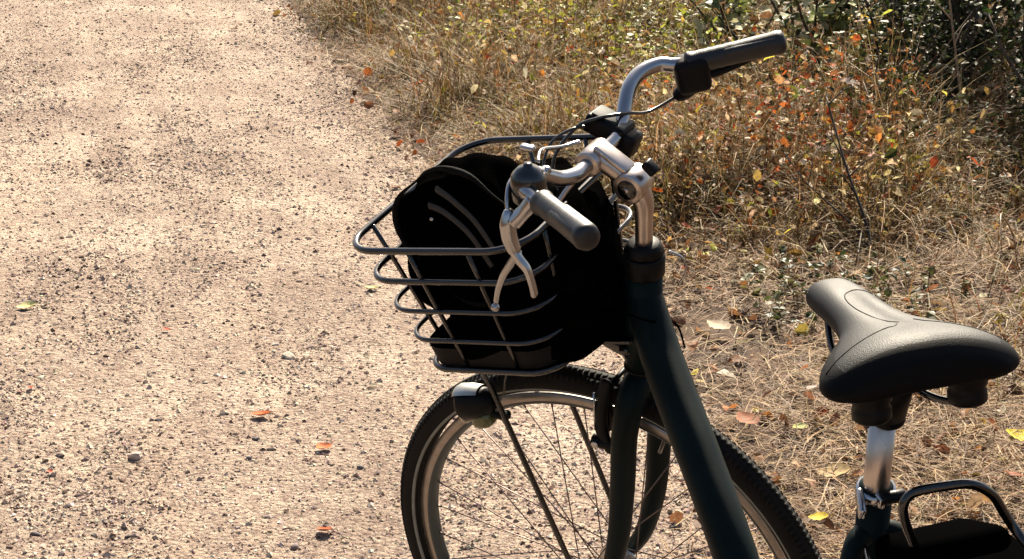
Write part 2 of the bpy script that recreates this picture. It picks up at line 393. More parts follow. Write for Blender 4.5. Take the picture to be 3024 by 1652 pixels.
s = .0085 * np.exp(rng.normal(0, .33, len(x)))
v, sf = stones(P3(x, y, path_h(x, y) + s * .1), s)
cc = pal([(.46, .35, .27), (.50, .40, .31), (.38, .28, .215), (.28, .20, .155), (.14, .095, .075)], len(x), .14)
tag(mass('pebbles', v, sf, cc, M['stone']), 'bigger pebbles lying among the finer gravel of the path', 'pebbles', kind='stuff')

STRAW = [(.30, .19, .09), (.21, .12, .056), (.35, .235, .12), (.14, .07, .034), (.44, .33, .20), (.09, .042, .02)]
OLIVE = [(.13, .105, .026), (.18, .135, .034), (.085, .08, .022), (.22, .15, .045), (.24, .12, .045)]
# flat dead straw over the verge
dn = lambda x, y: np.clip(.35 + (edge(x) - y) * 1.6, 0.03, 1) * np.clip(.35 + 1.6 * (fbm(x, y, 1.9, 3) - .3), .15, 1)
x, y = scatter(190000, 1.7, 8.5, -3.6, lambda x: edge(x) + .22, dens=dn)
k = len(x); L = U(.03, .17, k) * (1 + .03 * x); W = U(.0012, .0032, k) * (1 + .06 * x)
v = blades(P3(x, y, np.maximum(verge_h(x, y), path_h(x, y)) + U(.0, .03, k) * np.clip((edge(x) + .1 - y) * 5, .1, 1)), U(0, 6.28, k), U(-.1, .45, k), L, W, U(-.2, .9, k), U(-1.2, 1.2, k))
tag(mass('dead_straw', v, BF, pal(STRAW, k, .22, [.24, .24, .15, .19, .06, .12]), M['straw']), 'flattened dead straw and grass litter on the verge', 'straw', kind='stuff')
# standing grass: feathery and fine near the path further off, olive tufts elsewhere
def gd(x, y):
    n = fbm(x + 3, y + 8, 1.7, 3, .55); far = np.clip((x - 4.6) / 1.2, 0, 1)
    return np.clip(np.where(far > 0, .35 + .65 * far, 0) * np.clip(.4 + (n - .35) * 3, 0.1, 1) + (1 - far) * np.clip((n - .56) * 6, 0, .8) * .7, 0, 1) * np.clip((edge(x) + .10 - y) * 5, 0, 1)
x, y = scatter(85000, 1.8, 11.5, -4.5, lambda x: edge(x) + .10, power=2, dens=gd)
k = len(x); g_ = fbm(x, y, .9, 3); hh = np.clip(.5 + (edge(x) - y) * .9, .5, 1.5)
L = U(.04, .13, k) * hh; W = U(.0014, .0034, k) * (1 + .05 * x)
c1 = pal(STRAW, k, .2); c2 = pal(OLIVE, k, .22); mixm = (rng.random(k) < np.clip((g_ - .38) * 4, .25, .85))[:, None]
v = blades(P3(x, y, verge_h(x, y) - .004), U(0, 6.28, k), U(.5, 1.5, k), L, W, U(.2, 1.8, k), U(-.6, .6, k))
tag(mass('verge_grass', v, BF, np.where(mixm, c2, c1), M['straw']), 'dry olive and tan grass standing along the path edge', 'grass', kind='stuff')
# longer arching blades on the right
x, y = scatter(9000, 2.4, 9.5, -5.2, lambda x: edge(x) - .35, dens=lambda x, y: np.clip(.25 + (edge(x) - y) * .5, 0, 1))
k = len(x); v = blades(P3(x, y, verge_h(x, y)), U(0, 6.28, k), U(.7, 1.4, k), U(.14, .42, k), U(.002, .0045, k), U(1.0, 2.6, k), U(-.6, .6, k))
tag(mass('long_grass', v, BF, pal(STRAW + OLIVE, k, .2), M['straw']), 'long arching blades of half dead grass on the right side of the verge', 'grass', kind='stuff')

# fallen leaf litter
def ld(x, y):
    c = np.exp(-((x - 5.4) / 1.1) ** 2 - ((y + 2.0) / .8) ** 2)
    return np.clip(.10 + .14 * np.clip(x - 3.6, 0, 1) + .9 * c + .5 * np.clip(fbm(x + 20, y, 1.4, 3) - .5, 0, 1), 0, 1) * np.clip((edge(x) + .22 - y) * 2.2, .0, 1)
x, y = scatter(52000, 1.8, 10, -5.2, lambda x: edge(x) + .2, dens=ld)
k = len(x); L = U(.016, .052, k); 
v = leaves(P3(x, y, verge_h(x, y) + U(.004, .045, k)), U(0, 6.28, k), rng.normal(0, .4, k), rng.normal(0, .6, k), L, L * U(.45, .85, k), U(-.05, .3, k), U(-.2, .5, k))
warm = np.exp(-((x - 5.4) / 1.2) ** 2 - ((y + 2.0) / .9) ** 2)
cb = pal([(.32, .15, .07), (.40, .22, .10), (.20, .09, .045), (.50, .34, .20), (.66, .56, .44), (.30, .22, .06)], k, .25, [.28, .22, .26, .10, .04, .10]) * .62
co_ = pal([(.42, .13, .035), (.48, .20, .06), (.34, .09, .03), (.40, .24, .12), (.74, .66, .56), (.55, .45, .10)], k, .18, [.25, .23, .17, .17, .12, .06]) * .66
cl = np.where((rng.random(k) < .15 + .6 * warm)[:, None], co_, cb)
tag(mass('leaf_litter', v, LF, cl, M['dryleaf']), 'brown, orange and bleached fallen leaves covering the verge', 'leaf litter', kind='stuff')

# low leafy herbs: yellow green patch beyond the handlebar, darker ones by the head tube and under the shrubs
def herbs(name, spots, palette, nl, hgt, ll, label):
    VS = []; CS = []
    sv = []; scs = []
    for (cx, cy, rad, cnt) in spots:
        a = U(0, 6.28, cnt); rr = rad * np.sqrt(rng.random(cnt)); X = cx + rr * np.cos(a) * 1.3; Y = cy + rr * np.sin(a)
        ok = Y < edge(X) - .03; X, Y = X[ok], Y[ok]; n = len(X)
        if n == 0: continue
        H = U(hgt * .4, hgt, n) * np.clip(1.15 - rr[ok] / rad * .5, .4, 1); la = U(0, 6.28, n); tl = U(0, .35, n)
        g0 = verge_h(X, Y)
        sv.append(blades(P3(X, Y, g0 - .01), la, 1.57 - tl, H * 1.02, np.full(n, .0035), U(0, .2, n))); scs.append(pal([(.13, .10, .05), (.16, .14, .05)], n))
        for j in range(nl):
            t = U(.25, 1, n); p = P3(X + np.cos(la) * H * t * np.sin(tl), Y + np.sin(la) * H * t * np.sin(tl), g0 + H * t)
            L = U(ll * .55, ll, n); VS.append(leaves(p, U(0, 6.28, n), rng.normal(.15, .4, n), rng.normal(0, .4, n), L, L * U(.55, .85, n), U(0, .2, n), U(0, .4, n))); CS.append(pal(palette, n, .2))
    o = mass(name, np.concatenate(VS), LF, np.concatenate(CS), M['leaf']); tag(o, label, 'herbs', kind='stuff')
    st_ = mass('herb_stems', np.concatenate(sv), BF, np.concatenate(scs), M['straw']); st_.parent = o; st_['kind'] = 'stuff'
    return o
YG = [(.30, .30, .035), (.20, .22, .035), (.38, .36, .06), (.12, .14, .025), (.42, .40, .24), (.36, .24, .05), (.14, .11, .04)]
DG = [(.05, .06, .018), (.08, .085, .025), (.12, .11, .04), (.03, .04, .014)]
herbs('yellow_green_herbs', [(8.3, -2.25, .62, 280), (7.3, -2.0, .42, 120), (9.3, -2.6, .8, 260), (6.5, -1.9, .38, 60), (9.8, -1.9, .5, 60), (7.9, -1.5, .5, 50)], YG, 7, .26, .042, 'patch of sunlit yellow green herbs beyond the far handlebar grip')
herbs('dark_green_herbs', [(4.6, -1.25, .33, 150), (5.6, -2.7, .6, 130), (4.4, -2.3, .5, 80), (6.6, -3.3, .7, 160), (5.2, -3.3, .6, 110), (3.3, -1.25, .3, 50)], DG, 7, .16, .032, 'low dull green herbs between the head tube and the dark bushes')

# knee-high autumn growth on the verge: stems with leaves, and arching dead grass among them
def zone(x, y):
    """how tall the growth stands: nothing on the trampled straw near the bike, knee high beyond"""
    d = edge(x) - y; a = np.clip((x - 3.38 - 1.3 * (fbm(x, y, 2.2, 3) - .5) + .2 * np.clip(-y - 1.4, -.4, 1)) / .5, 0, 1) * np.clip((d + .06 + .3 * (fbm(x, y + 9, 3, 2) - .5)) / np.where(x > 5, .34, .5), 0, 1)
    return a * np.clip(2.6 * fbm(x + 5, y + 5, 2.0, 3, .62) - .55, .02, 1.6) * (1 - .8 * np.clip((-y - 2.12 - .10 * (x - 5)) / .3, 0, 1))
def tint(x, y, k):
    n = rng.random(k); hot = np.exp(-((x - 4.9) / .7) ** 2 - ((y + 1.65) / .45) ** 2); yel = np.exp(-((x - 7.7) / 1.5) ** 2 - ((y + 2.05) / .6) ** 2); half_shade = np.clip((-y - 1.55 - .1 * (x - 5)) / .8, 0, 1)
    f1 = fbm(x + 2, y + 9, 2.6, 3, .6); f2 = fbm(x + 12, y + 3, 2.2, 3, .6)
    gold = pal([(.30, .18, .055), (.38, .25, .08), (.44, .33, .14), (.22, .12, .035), (.27, .20, .04), (.54, .44, .26)], k, .24)
    br = pal([(.15, .075, .032), (.21, .11, .045), (.10, .05, .022), (.26, .15, .065), (.44, .33, .21)], k, .24)
    orr = pal([(.36, .095, .024), (.28, .055, .02), (.42, .17, .04), (.24, .10, .04), (.62, .52, .40)], k, .2, [.28, .18, .2, .2, .14])
    yg = pal([(.36, .35, .045), (.22, .24, .035), (.50, .46, .08), (.13, .15, .028), (.56, .52, .34)], k, .22)
    shade_leaf = pal([(.045, .05, .016), (.07, .06, .022), (.03, .032, .012), (.12, .065, .03)], k, .2)  # dark green-brown leaves, with the half-shade near the bushes put into their colour
    out = np.where((n < np.clip((f1 - .40) * 5, .12, .9))[:, None], br, gold); out = np.where((rng.random(k) < 0.05 + .85 * hot * np.clip((f2 - .3) * 3, .2, 1.3))[:, None], orr, out)
    out = np.where((rng.random(k) < np.clip((f2 - .58) * 3, .03, .3) * np.clip((x - 4.6) / 1.5, .3, 1) + .85 * yel)[:, None], yg, out)
    return np.where((rng.random(k) < .85 * half_shade)[:, None], shade_leaf, out)
x, y = scatter(10500, 3.0, 11, -4.2, lambda x: edge(x) - .02, power=1, dens=lambda x, y: np.clip(zone(x, y) * 1.15, 0, 1) * np.where(x > 5.2, np.clip((edge(x) - y) * 1.3 - .1, .08, 1), 1))
k = len(x); zz = zone(x, y); H = (.06 + (.30 + .14 * np.clip((-y - 1.2) * 1.5, 0, 1)) * zz) * U(.5, 1.1, k); la = U(0, 6.28, k); tl = U(0, .45, k); g0 = verge_h(x, y)
tag(mass('weed_stems', blades(P3(x, y, g0 - .01), la, 1.57 - tl, H * 1.05, np.full(k, .0028) * (1 + .04 * x), U(0, .25, k)), BF, pal([(.13, .07, .03), (.20, .13, .06), (.09, .08, .03), (.30, .22, .12)], k, .2), M['straw']), 'thin brown stems of the autumn weeds on the verge', 'weeds', kind='stuff')
VS = []; CS = []
for j in range(8):
    t = U(.08, 1, k); r_ = H * t * np.sin(tl); L = np.minimum(.0205 * np.exp(rng.normal(0, .38, k)), .038) * (1 + .03 * x)
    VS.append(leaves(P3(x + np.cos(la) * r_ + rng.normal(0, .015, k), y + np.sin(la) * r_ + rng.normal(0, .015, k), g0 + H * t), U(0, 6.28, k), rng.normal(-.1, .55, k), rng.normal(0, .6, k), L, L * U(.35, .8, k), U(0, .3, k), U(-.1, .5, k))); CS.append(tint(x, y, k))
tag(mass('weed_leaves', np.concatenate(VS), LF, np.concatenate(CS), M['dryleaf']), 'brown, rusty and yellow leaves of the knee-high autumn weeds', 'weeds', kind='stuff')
x, y = scatter(92000, 3.0, 11.5, -4.4, lambda x: edge(x) + .04, power=1, dens=lambda x, y: np.clip(zone(x, y) * 1.3 + .08, 0, 1) * np.clip((edge(x) + .05 - y) * 6, 0, 1))
k = len(x); zz = zone(x, y); L = (.07 + .38 * zz) * U(.5, 1.2, k)
v = blades(P3(x, y, verge_h(x, y) - .005), U(0, 6.28, k), U(.6, 1.5, k), L, U(.0014, .0036, k) * (1 + .06 * x), U(.3, 2.4, k), U(-.6, .6, k))
lft = (rng.random(k) < np.clip(.55 - (edge(x) - y) * .25, .1, .6))[:, None]
tag(mass('dry_tall_grass', v, BF, np.where(lft, pal(OLIVE, k, .22), pal(STRAW, k, .22)), M['straw']), 'golden and olive dead grass standing among the weeds', 'grass', kind='stuff')

# ------------------------------------------------------------------ shrubs, saplings, stalks: each a thing of its own
def branchy(g, base, h, spread, n, r0):
    tips = []
    for i in range(n):
        a = random.uniform(0, 6.28); p = Vector(base); q = [p.copy()]; d = Vector((math.cos(a) * spread, math.sin(a) * spread, 1)).normalized()
        hh = h * random.uniform(.6, 1)
        for s_ in range(5):
            d = (d + Vector((random.gauss(0, .12), random.gauss(0, .12), random.gauss(0, .05)))).normalized(); p = p + d * hh / 5; q.append(p.copy()); tips.append((p.copy(), s_ / 5))
        tube(g, q, [r0 * random.uniform(.7, 1), r0 * .25], 6)
    return tips
def shrub(x, y, h, rad, nleaf, lsize, palette, label, group=None, stems=7, name='shrub', cat='shrub', low=.12, w=.75, hang=.0):
    z = float(verge_h(np.array([x]), np.array([y]))[0]); root = empty(name, (x, y, z)); tag(root, label, cat, group)
    g = Geo(); tips = branchy(g, (0, 0, 0), h, rad / h * .9, stems, .011); st = g.obj('stem', M['bark'], root)
    T = np.array([tuple(t[0]) for t in tips if t[1] >= low - .2]); k = nleaf
    i = rng.integers(0, len(T), k); c = T[i] + rng.normal(0, rad * .16, (k, 3)); c[:, 2] = np.clip(c[:, 2], h * low, h * 1.1)
    L = U(lsize * .55, lsize, k); v = leaves(c, U(0, 6.28, k), rng.normal(-hang, .45, k), rng.normal(0, .45, k), L, L * U(w * .8, w, k), U(.0, .18, k), U(0, .35, k))
    o = mass('foliage', v, LF, pal(palette, k, .22), M['leaf'], root); o['kind'] = 'stuff'
    return root
M['bark'] = mat('bark', (.075, .055, .04), .8, noise=(30, .4), bump=(120, .6))
PALE = [(.20, .22, .09), (.30, .31, .18), (.10, .12, .035), (.42, .42, .28), (.05, .07, .02)]
DARK = [(.022, .034, .009), (.03, .045, .012), (.05, .062, .018), (.014, .022, .007), (.10, .11, .05)]
shrub(6.75, -2.22, .62, .25, 190, .115, [(.46, .48, .32), (.60, .60, .46), (.30, .33, .15), (.12, .14, .05)], 'pale broad-leaved shrub whose sunlit leaves hang just above the far grip', w=.72)
shrub(6.45, -2.42, .66, .24, 190, .105, [(.40, .43, .26), (.58, .58, .44), (.16, .19, .07), (.06, .08, .025)], 'broad-leaved shrub with greenish white leaves right of the pale one', w=.72)
shrub(7.5, -2.95, .6, .3, 800, .050, DARK, 'dark green bush just behind the yellow sapling')
shrub(6.3, -2.98, 1.7, .40, 1700, .048, DARK, 'tall dark bush in the upper right corner with sparse glinting leaves', low=.06)
shrub(6.9, -3.6, 1.9, .5, 2100, .055, DARK, 'deep green bush behind the others at the far right', low=.05)
shrub(8.9, -2.9, .8, .5, 1400, .060, DARK + PALE, 'dark leafy bush behind the pale shrub along the top of the view', low=.03)
shrub(9.8, -4.1, 1.4, .8, 1700, .07, DARK, 'large dark bush furthest back above the right grip')
shrub(10.8, -3.0, .7, .5, 800, .05, YG[:4], 'low yellow green bush furthest along the verge')
shrub(5.45, -2.95, 1.5, .36, 1300, .045, DARK, 'dark bush at the right border above the saddle', low=.05)
shrub(6.9, -3.0, .8, .28, 900, .044, DARK, 'low dark bush between the yellow sapling and the tallest stalk', low=.03)
shrub(5.9, -2.86, 1.2, .26, 800, .042, DARK, 'low dark bush behind the foot of the tallest stalk', low=.03)
shrub(7.9, -3.7, 1.2, .45, 1500, .05, DARK, 'dense dark bush filling the gap behind the tall corner bush', low=.03)
shrub(4.95, -2.68, 1.1, .30, 1000, .04, DARK, 'small dark bush at the right border, lower than the others', low=.03)
shrub(5.35, -2.52, .6, .22, 750, .038, DARK, 'small dark bush standing at the foot of the tallest pale stalk', low=.02)
shrub(6.35, -2.85, .7, .28, 1100, .042, DARK, 'dark bush directly right of the bare sapling', low=.02)
shrub(5.75, -2.50, .65, .24, 900, .04, DARK, 'dark bush between the two pale stalks', low=.02)
shrub(4.45, -2.55, .6, .20, 500, .035, DARK, 'dark leafy bush cut by the right border just above the saddle tail', low=.02)
# sapling with yellow leaves
shrub(5.95, -2.46, .44, .13, 210, .055, [(.62, .42, .06), (.66, .40, .03), (.56, .46, .20), (.28, .26, .06)], 'slender sapling with bright yellow leaves in front of the dark bushes', stems=3, name='sapling', cat='sapling', low=.3, w=.4)
shrub(4.35, -1.92, .17, .08, 60, .035, [(.38, .36, .03), (.28, .30, .03), (.44, .42, .06)], 'small bright yellow green plant in the straw beyond the saddle nose', stems=5, name='small_plant', cat='plant', low=.2, w=.5)
shrub(3.0, -1.12, .09, .09, 60, .028, [(.16, .19, .07), (.20, .22, .10)], 'small grey green rosette plant on the verge beside the head tube', stems=5, name='small_plant', cat='plant', low=.1, w=.4)

def stalk(pts, r, mt, label, name='stalk', cat='stalk', side=0, group=None, heads=0, hc=(.3, .2, .12)):
    z = float(verge_h(np.array([pts[0][0]]), np.array([pts[0][1]]))[0]); root = empty(name, (pts[0][0], pts[0][1], z)); tag(root, label, cat, group)
    q = [(p[0] - pts[0][0], p[1] - pts[0][1], p[2]) for p in pts]; sp = smooth_path(q, 6); g = Geo(); tube(g, sp, [r, r * .45], 6); g.obj('stem', mt, root)
    for i in range(side):
        p = sp[int(len(sp) * random.uniform(.35, .95))]; a = random.uniform(0, 6.28); L = random.uniform(.05, .14); g2 = Geo()
        tube(g2, smooth_path([p, p + Vector((math.cos(a) * L * .5, math.sin(a) * L * .5, L * .5)), p + Vector((math.cos(a) * L, math.sin(a) * L, L * .7))], 4), [r * .5, r * .2], 5); g2.obj('twig', mt, root)
    return root
M['pale_stem'] = mat('pale_stem', (.28, .18, .10), .5, noise=(60, .3)); M['dark_stem'] = mat('dark_stem', (.012, .007, .005), .7, noise=(60, .3)); M['red_stem'] = mat('red_stem', (.15, .055, .025), .6, noise=(60, .3))
stalk([(4.85, -2.36, 0), (4.9, -2.34, .25), (4.95, -2.32, .5), (5.0, -2.28, .9)], .0058, M['pale_stem'], 'tallest pale dry stalk rising at the right, above the tail of the saddle', side=4)
stalk([(5.4, -2.52, 0), (5.5, -2.46, .2), (5.6, -2.38, .4), (5.75, -2.30, .62)], .005, M['pale_stem'], 'pale leaning stalk just left of the tallest one', side=2)
stalk([(3.60, -1.46, 0), (3.68, -1.46, .12), (3.80, -1.45, .25), (3.98, -1.46, .42)], .0052, M['dark_stem'], 'nearly black dead stem leaning left above the saddle', side=4)
stalk([(3.66, -1.50, 0), (3.74, -1.44, .10), (3.86, -1.36, .19), (3.95, -1.32, .27)], .0036, M['dark_stem'], 'shorter nearly black twig crossing beside the leaning dead stem', side=2)
stalk([(4.3, -2.1, 0), (4.45, -2.06, .10), (4.9, -2.0, .24), (5.2, -1.95, .30)], .0036, M['pale_stem'], 'thin pale stalk bent low over the straw between the saddle and the bushes', side=1)
stalk([(3.45, -1.82, 0), (3.45, -1.80, .10), (3.40, -1.74, .17), (3.32, -1.69, .19), (3.25, -1.66, .14)], .0032, M['pale_stem'], 'hooked tan stalk curling over beside the right end of the saddle')
stalk([(8.0, -1.95, 0), (8.05, -1.9, .2), (8.2, -1.80, .5)], .006, M['red_stem'], 'reddish brown upright stem in the yellow green herbs', side=3)
stalk([(6.3, -2.2, 0), (6.4, -2.14, .14), (6.6, -2.04, .3)], .0045, M['dark_stem'], 'thin dark sapling stem right of the far grip', side=3)
stalk([(6.2, -2.74, 0), (6.22, -2.73, .3), (6.28, -2.70, .9)], .012, M['bark'], 'brown bare sapling standing between the yellow sapling and the tallest stalk', name='bare_sapling', cat='sapling', side=3)
# ------------------------------------------------------------------ single fallen leaves and stones one can pick out
def lone_leaf(x, y, L, col, label, yaw=0, cat='leaf', onverge=False, up=.25, w=.62, group=None):
    h = (verge_h if onverge else path_h)(np.array([x]), np.array([y]))[0] + (.03 if onverge else .006)
    n = 9; v = []; f = []
    for i in range(n):
        t = i / (n - 1); ww = w * L * .5 * (math.sin(math.pi * min(t * 1.02, 1)) ** .7) * (1.15 - .4 * t) + .0004
        zz = up * L * (4 * (t - .5) ** 2 * .35); jag = .9 + .2 * (i % 2)
        v += [((t - .5) * L, -ww * jag, zz + up * ww * 1.0), ((t - .5) * L, -ww * .5, zz + up * ww * .25), ((t - .5) * L, 0, zz), ((t - .5) * L, ww * .5, zz + up * ww * .25), ((t - .5) * L, ww * jag, zz + up * ww * .9)]
    for i in range(n - 1):
        for j in range(4): f.append((i * 5 + j, (i + 1) * 5 + j, (i + 1) * 5 + j + 1, i * 5 + j + 1))
    g = Geo(); g.add(v, f); tube(g, [(-.5 * L - .012, .001, .004 + up * L * .3), (-.5 * L, 0, up * L * .35)], .0007, 5)
    o = g.obj('fallen_leaf', M['leafc'](col)); o.location = (x, y, float(h)); o.rotation_euler = (random.uniform(-.15, .15), random.uniform(-.2, .2), yaw)
    return tag(o, label, cat, group)
_lc = {}
def leafc(col):
    if col not in _lc:
        m = mat('leaf_colour', col, .65, noise=(60, .45), bump=(300, .6), spec=.12); _lc[col] = m
    return _lc[col]
M['leafc'] = leafc
def gp(px, py):
    """ground point seen at a pixel of the photograph (used once to read off where a leaf lies)"""
    d = CR * ((px - 1512) / 6023.8) - CU * ((py - 826) / 6023.8) + CF; t = -CAM.z / d.z; p = CAM + d * t; return p.x, p.y
OR = (.42, .10, .025); PG = (.46, .44, .20); RD = (.35, .07, .04); YL = (.42, .30, .02); BR = (.22, .11, .06); WH = (.34, .26, .18)
for px, py, L, col, lab, yaw, v_ in [
    (770, 1232, .040, OR, 'orange curled leaf on the gravel, upper one of the three orange leaves', 1.2, 0), (955, 1330, .036, OR, 'orange leaf on the gravel left of the front tyre, middle one of three', 2.2, 0),
    (957, 1575, .034, (.30, .07, .02), 'rusty orange leaf on the gravel near the bottom, lowest of three', .4, 0), (80, 915, .048, PG, 'flat yellow green leaf on the path at the left border', 1.5, 0),
    (1097, 855, .034, PG, 'pale yellow green leaf on the gravel beside the basket', 1.3, 0), (490, 980, .020, RD, 'small red leaf lying alone on the middle of the path', .6, 0),
    (90, 1158, .016, RD, 'tiny dark red leaf on the path near the left border', .2, 0), (2080, 418, .070, WH, 'bleached white leaf standing out in the orange litter', .9, 1),
    (1272, 358, .050, YL, 'bright yellow leaf at the edge of the path', 1.2, 1), (1165, 560, .035, BR, 'dark brown leaf on the path above the bag', 1.5, 0),
    (1005, 188, .060, WH, 'whitish leaf at the grass edge far up the path', 1.4, 0), (690, 90, .045, BR, 'brown leaf far up the path', 1.5, 0),
    (148, 1400, .014, RD, 'speck of a reddish leaf on the gravel, low on the left', .2, 0),
    (2430, 760, .060, (.42, .16, .04), 'orange brown oak leaf propped in the straw beside the saddle nose', .8, 1), (2120, 1020, .060, WH, 'cream coloured crumpled leaf in the litter right of the down tube', .6, 1),
    (2205, 1300, .055, (.20, .07, .03), 'dark red brown curled leaf at the edge of the straw right of the wheel', .3, 1), (2460, 1475, .060, (.26, .18, .08), 'striped tan brown leaf in the straw left of the seat tube', 1.0, 1),
    (2415, 1600, .034, YL, 'small yellow leaf in the straw near the bottom, left of the seat tube', 1.0, 1), (3010, 1400, .060, (.50, .40, .02), 'vivid yellow leaf at the right border below the saddle', .7, 1),
    (2360, 1335, .034, (.22, .22, .06), 'olive green leaf in the straw under the saddle wing', 1.9, 1), (2230, 575, .05, (.36, .38, .30), 'grey green leaf in the litter, left one of a pair', 1.4, 1), (2275, 560, .05, (.42, .44, .36), 'grey green leaf in the litter, right one of a pair', .9, 1)]:
    gx, gy = gp(px, py); lone_leaf(gx, gy, L * 1.2, col, lab, yaw, onverge=bool(v_), up=.25 if v_ else .38, w=.8 if L > .03 else .7)
def lone_stone(px, py, s, col, label):
    gx, gy = gp(px, py); g = Geo(); rs = np.random.default_rng(int(px)); ph = rs.random((6, 3)) * 6
    def fn(x_, y_, z_): return 1 + .12 * math.sin(2.3 * x_ + ph[0][0]) + .1 * math.sin(3.1 * y_ + ph[1][0]) + .08 * math.sin(4 * z_ + 3 * x_ + ph[2][0])
    ellipsoid(g, (0, 0, 0), (1, 0, 0), (0, 1, 0), (0, 0, 1), (s * .55, s * .4, s * .3), 2.4, 14, 8, fn)
    o = g.obj('stone', mat('stone_' + 'colour', col, .85, noise=(90, .35), bump=(200, .6)), smooth=False); o.location = (gx, gy, float(path_h(np.array([gx]), np.array([gy]))[0]) + s * .12); o.rotation_euler = (.1, .1, px)
    tag(o, label, 'stone')
lone_stone(403, 1352, .030, (.42, .34, .28), 'larger pale stone with a dark shaded side, low on the left of the path')
lone_stone(852, 1052, .034, (.36, .30, .24), 'largest rounded stone on the path, left of the basket')
lone_stone(755, 1298, .016, (.12, .11, .11), 'dark stone just below the upper orange leaf')
lone_stone(735, 1355, .015, (.10, .09, .10), 'small dark bluish stone left of the middle orange leaf')
lone_stone(105, 1580, .017, (.10, .08, .08), 'dark stone near the bottom left corner')
lone_stone(870, 1615, .020, (.16, .12, .11), 'dark brown stone below the lowest orange leaf')
lone_stone(1066, 1385, .015, (.13, .11, .11), 'dark stone close to the left of the front tyre')

# ------------------------------------------------------------------ the bicycle
bike = empty('bicycle', (0, 0, 0)); bike.rotation_euler = (R(-6), 0, 0)
tag(bike, 'dark teal step-through bicycle with a front basket, parked on the gravel path', 'bicycle')
O_ = Vector((1.0599, 0, .35)); SN = Vector((.6817, .6996, .2143)); SL = Vector((-.6674, .7146, -.2098)); SU = Vector((-.2998, 0, .9540))
def S(a, b, c): return O_ + SN * a + SL * b + SU * c
tb = R(15.975); BN = SN * math.cos(tb) - SU * math.sin(tb); BU = SN * math.sin(tb) + SU * math.cos(tb)
def B(a, b, c): return O_ + BN * a + SL * b + BU * c
def V(*a): return Vector(a)

# wheels
def wheel(name, center, axis, ref, label=None):
    ax = Vector(axis).normalized(); c = Vector(center); u = Vector(ref); u = (u - ax * u.dot(ax)).normalized(); w = ax.cross(u)
    g = Geo(); lathe(g, c, ax, u, [(.3125, -.0115), (.3130, -.0095), (.3085, -.0085), (.3085, .0085), (.3130, .0095), (.3125, .0115), (.2985, .0125), (.2955, .0105), (.2915, .004), (.2915, -.004), (.2955, -.0105), (.2985, -.0125)], 120)
    root = g.obj(name, M['rim'], bike)
    g = Geo(); lathe(g, c, ax, u, [(.2998, .0127), (.2985, .0131), (.2952, .0110), (.2910, .0042), (.2910, -.0042), (.2952, -.0110), (.2985, -.0131), (.2998, -.0127)], 120, False); g.obj('rim_bed_shade', M['bar_grey'], root)  # dark band: shade on the rim's inner face put into the colour
    if label: root['label'] = label
    g = Geo(); prof = []
    for i in range(22):
        a = R(-138 + 276 * i / 21); prof.append((.3315 + .0195 * math.cos(a), .0195 * math.sin(a)))
    lathe(g, c, ax, u, prof, 150)
    # tread blocks, three rows
    for i in range(240):
        for r_, (la, dr) in enumerate(((0, .0), (.8, .0), (-.8, .0))):
            th = 2 * math.pi * (i + .5 * (r_ > 0)) / 240; d = u * math.cos(th) + w * math.sin(th); t = w * math.cos(th) - u * math.sin(th)
            n_ = d * math.cos(la) + ax * math.sin(la); s_ = ax * math.cos(la) - d * math.sin(la); p = c + d * .3315 + n_ * .0196
            vv = [p + t * sx * .0028 + s_ * sy * .0042 + n_ * h for h in (-.001, .0009) for sx, sy in ((-1, -1), (1, -1), (1, 1), (-1, 1))]
            g.add(vv, [(4, 5, 6, 7), (0, 1, 5, 4), (1, 2, 6, 5), (2, 3, 7, 6), (3, 0, 4, 7)])
    g.obj('tyre', M['rubber'], root, smooth=True)
    for sgn in (1, -1):
        g = Geo(); a, b_ = R(112), R(126); pr = [(.3315 + .0199 * math.cos(a), sgn * .0199 * math.sin(a)), (.3315 + .0199 * math.cos(b_), sgn * .0199 * math.sin(b_)), (.3315 + .0192 * math.cos(b_), sgn * .0192 * math.sin(b_)), (.3315 + .0192 * math.cos(a), sgn * .0192 * math.sin(a))]
        lathe(g, c, ax, u, pr, 120); g.obj('reflective_stripe', M['stripe'], root)
    g = Geo(); cyl(g, c - ax * .05, c + ax * .05, .0045, 12); cyl(g, c - ax * .034, c + ax * .034, .016, 24)
    for s_ in (-1, 1): cyl(g, c + ax * s_ * .028, c + ax * s_ * .032, .031, 30); cyl(g, c + ax * s_ * .036, c + ax * s_ * .046, .011, 14)
    g.obj('hub', M['silver'], root)
    for i in range(36):
        s_ = 1 if i % 2 else -1; th = 2 * math.pi * (i + .5) / 36; off = (1 if (i // 2) % 2 else -1) * R(62)
        d0 = u * math.cos(th + off) + w * math.sin(th + off); d1 = u * math.cos(th) + w * math.sin(th)
        g = Geo(); tube(g, [c + d0 * .028 + ax * s_ * .030, c + d1 * .284 + ax * s_ * .002], .00095, 5); tube(g, [c + d1 * .284 + ax * s_ * .002, c + d1 * .294], .0017, 5)
        g.obj('spoke', M['steel'], root)
    g = Geo(); cyl(g, c + u * .262, c + u * .296, .003, 8); g.obj('valve', M['black'], root)
    return root
wheel('front_wheel', S(.0549, 0, 0), SL, SU * .95 - SN * .3)
wheel('rear_wheel', V(0, 0, .35), (0, 1, 0), (0, 0, 1))

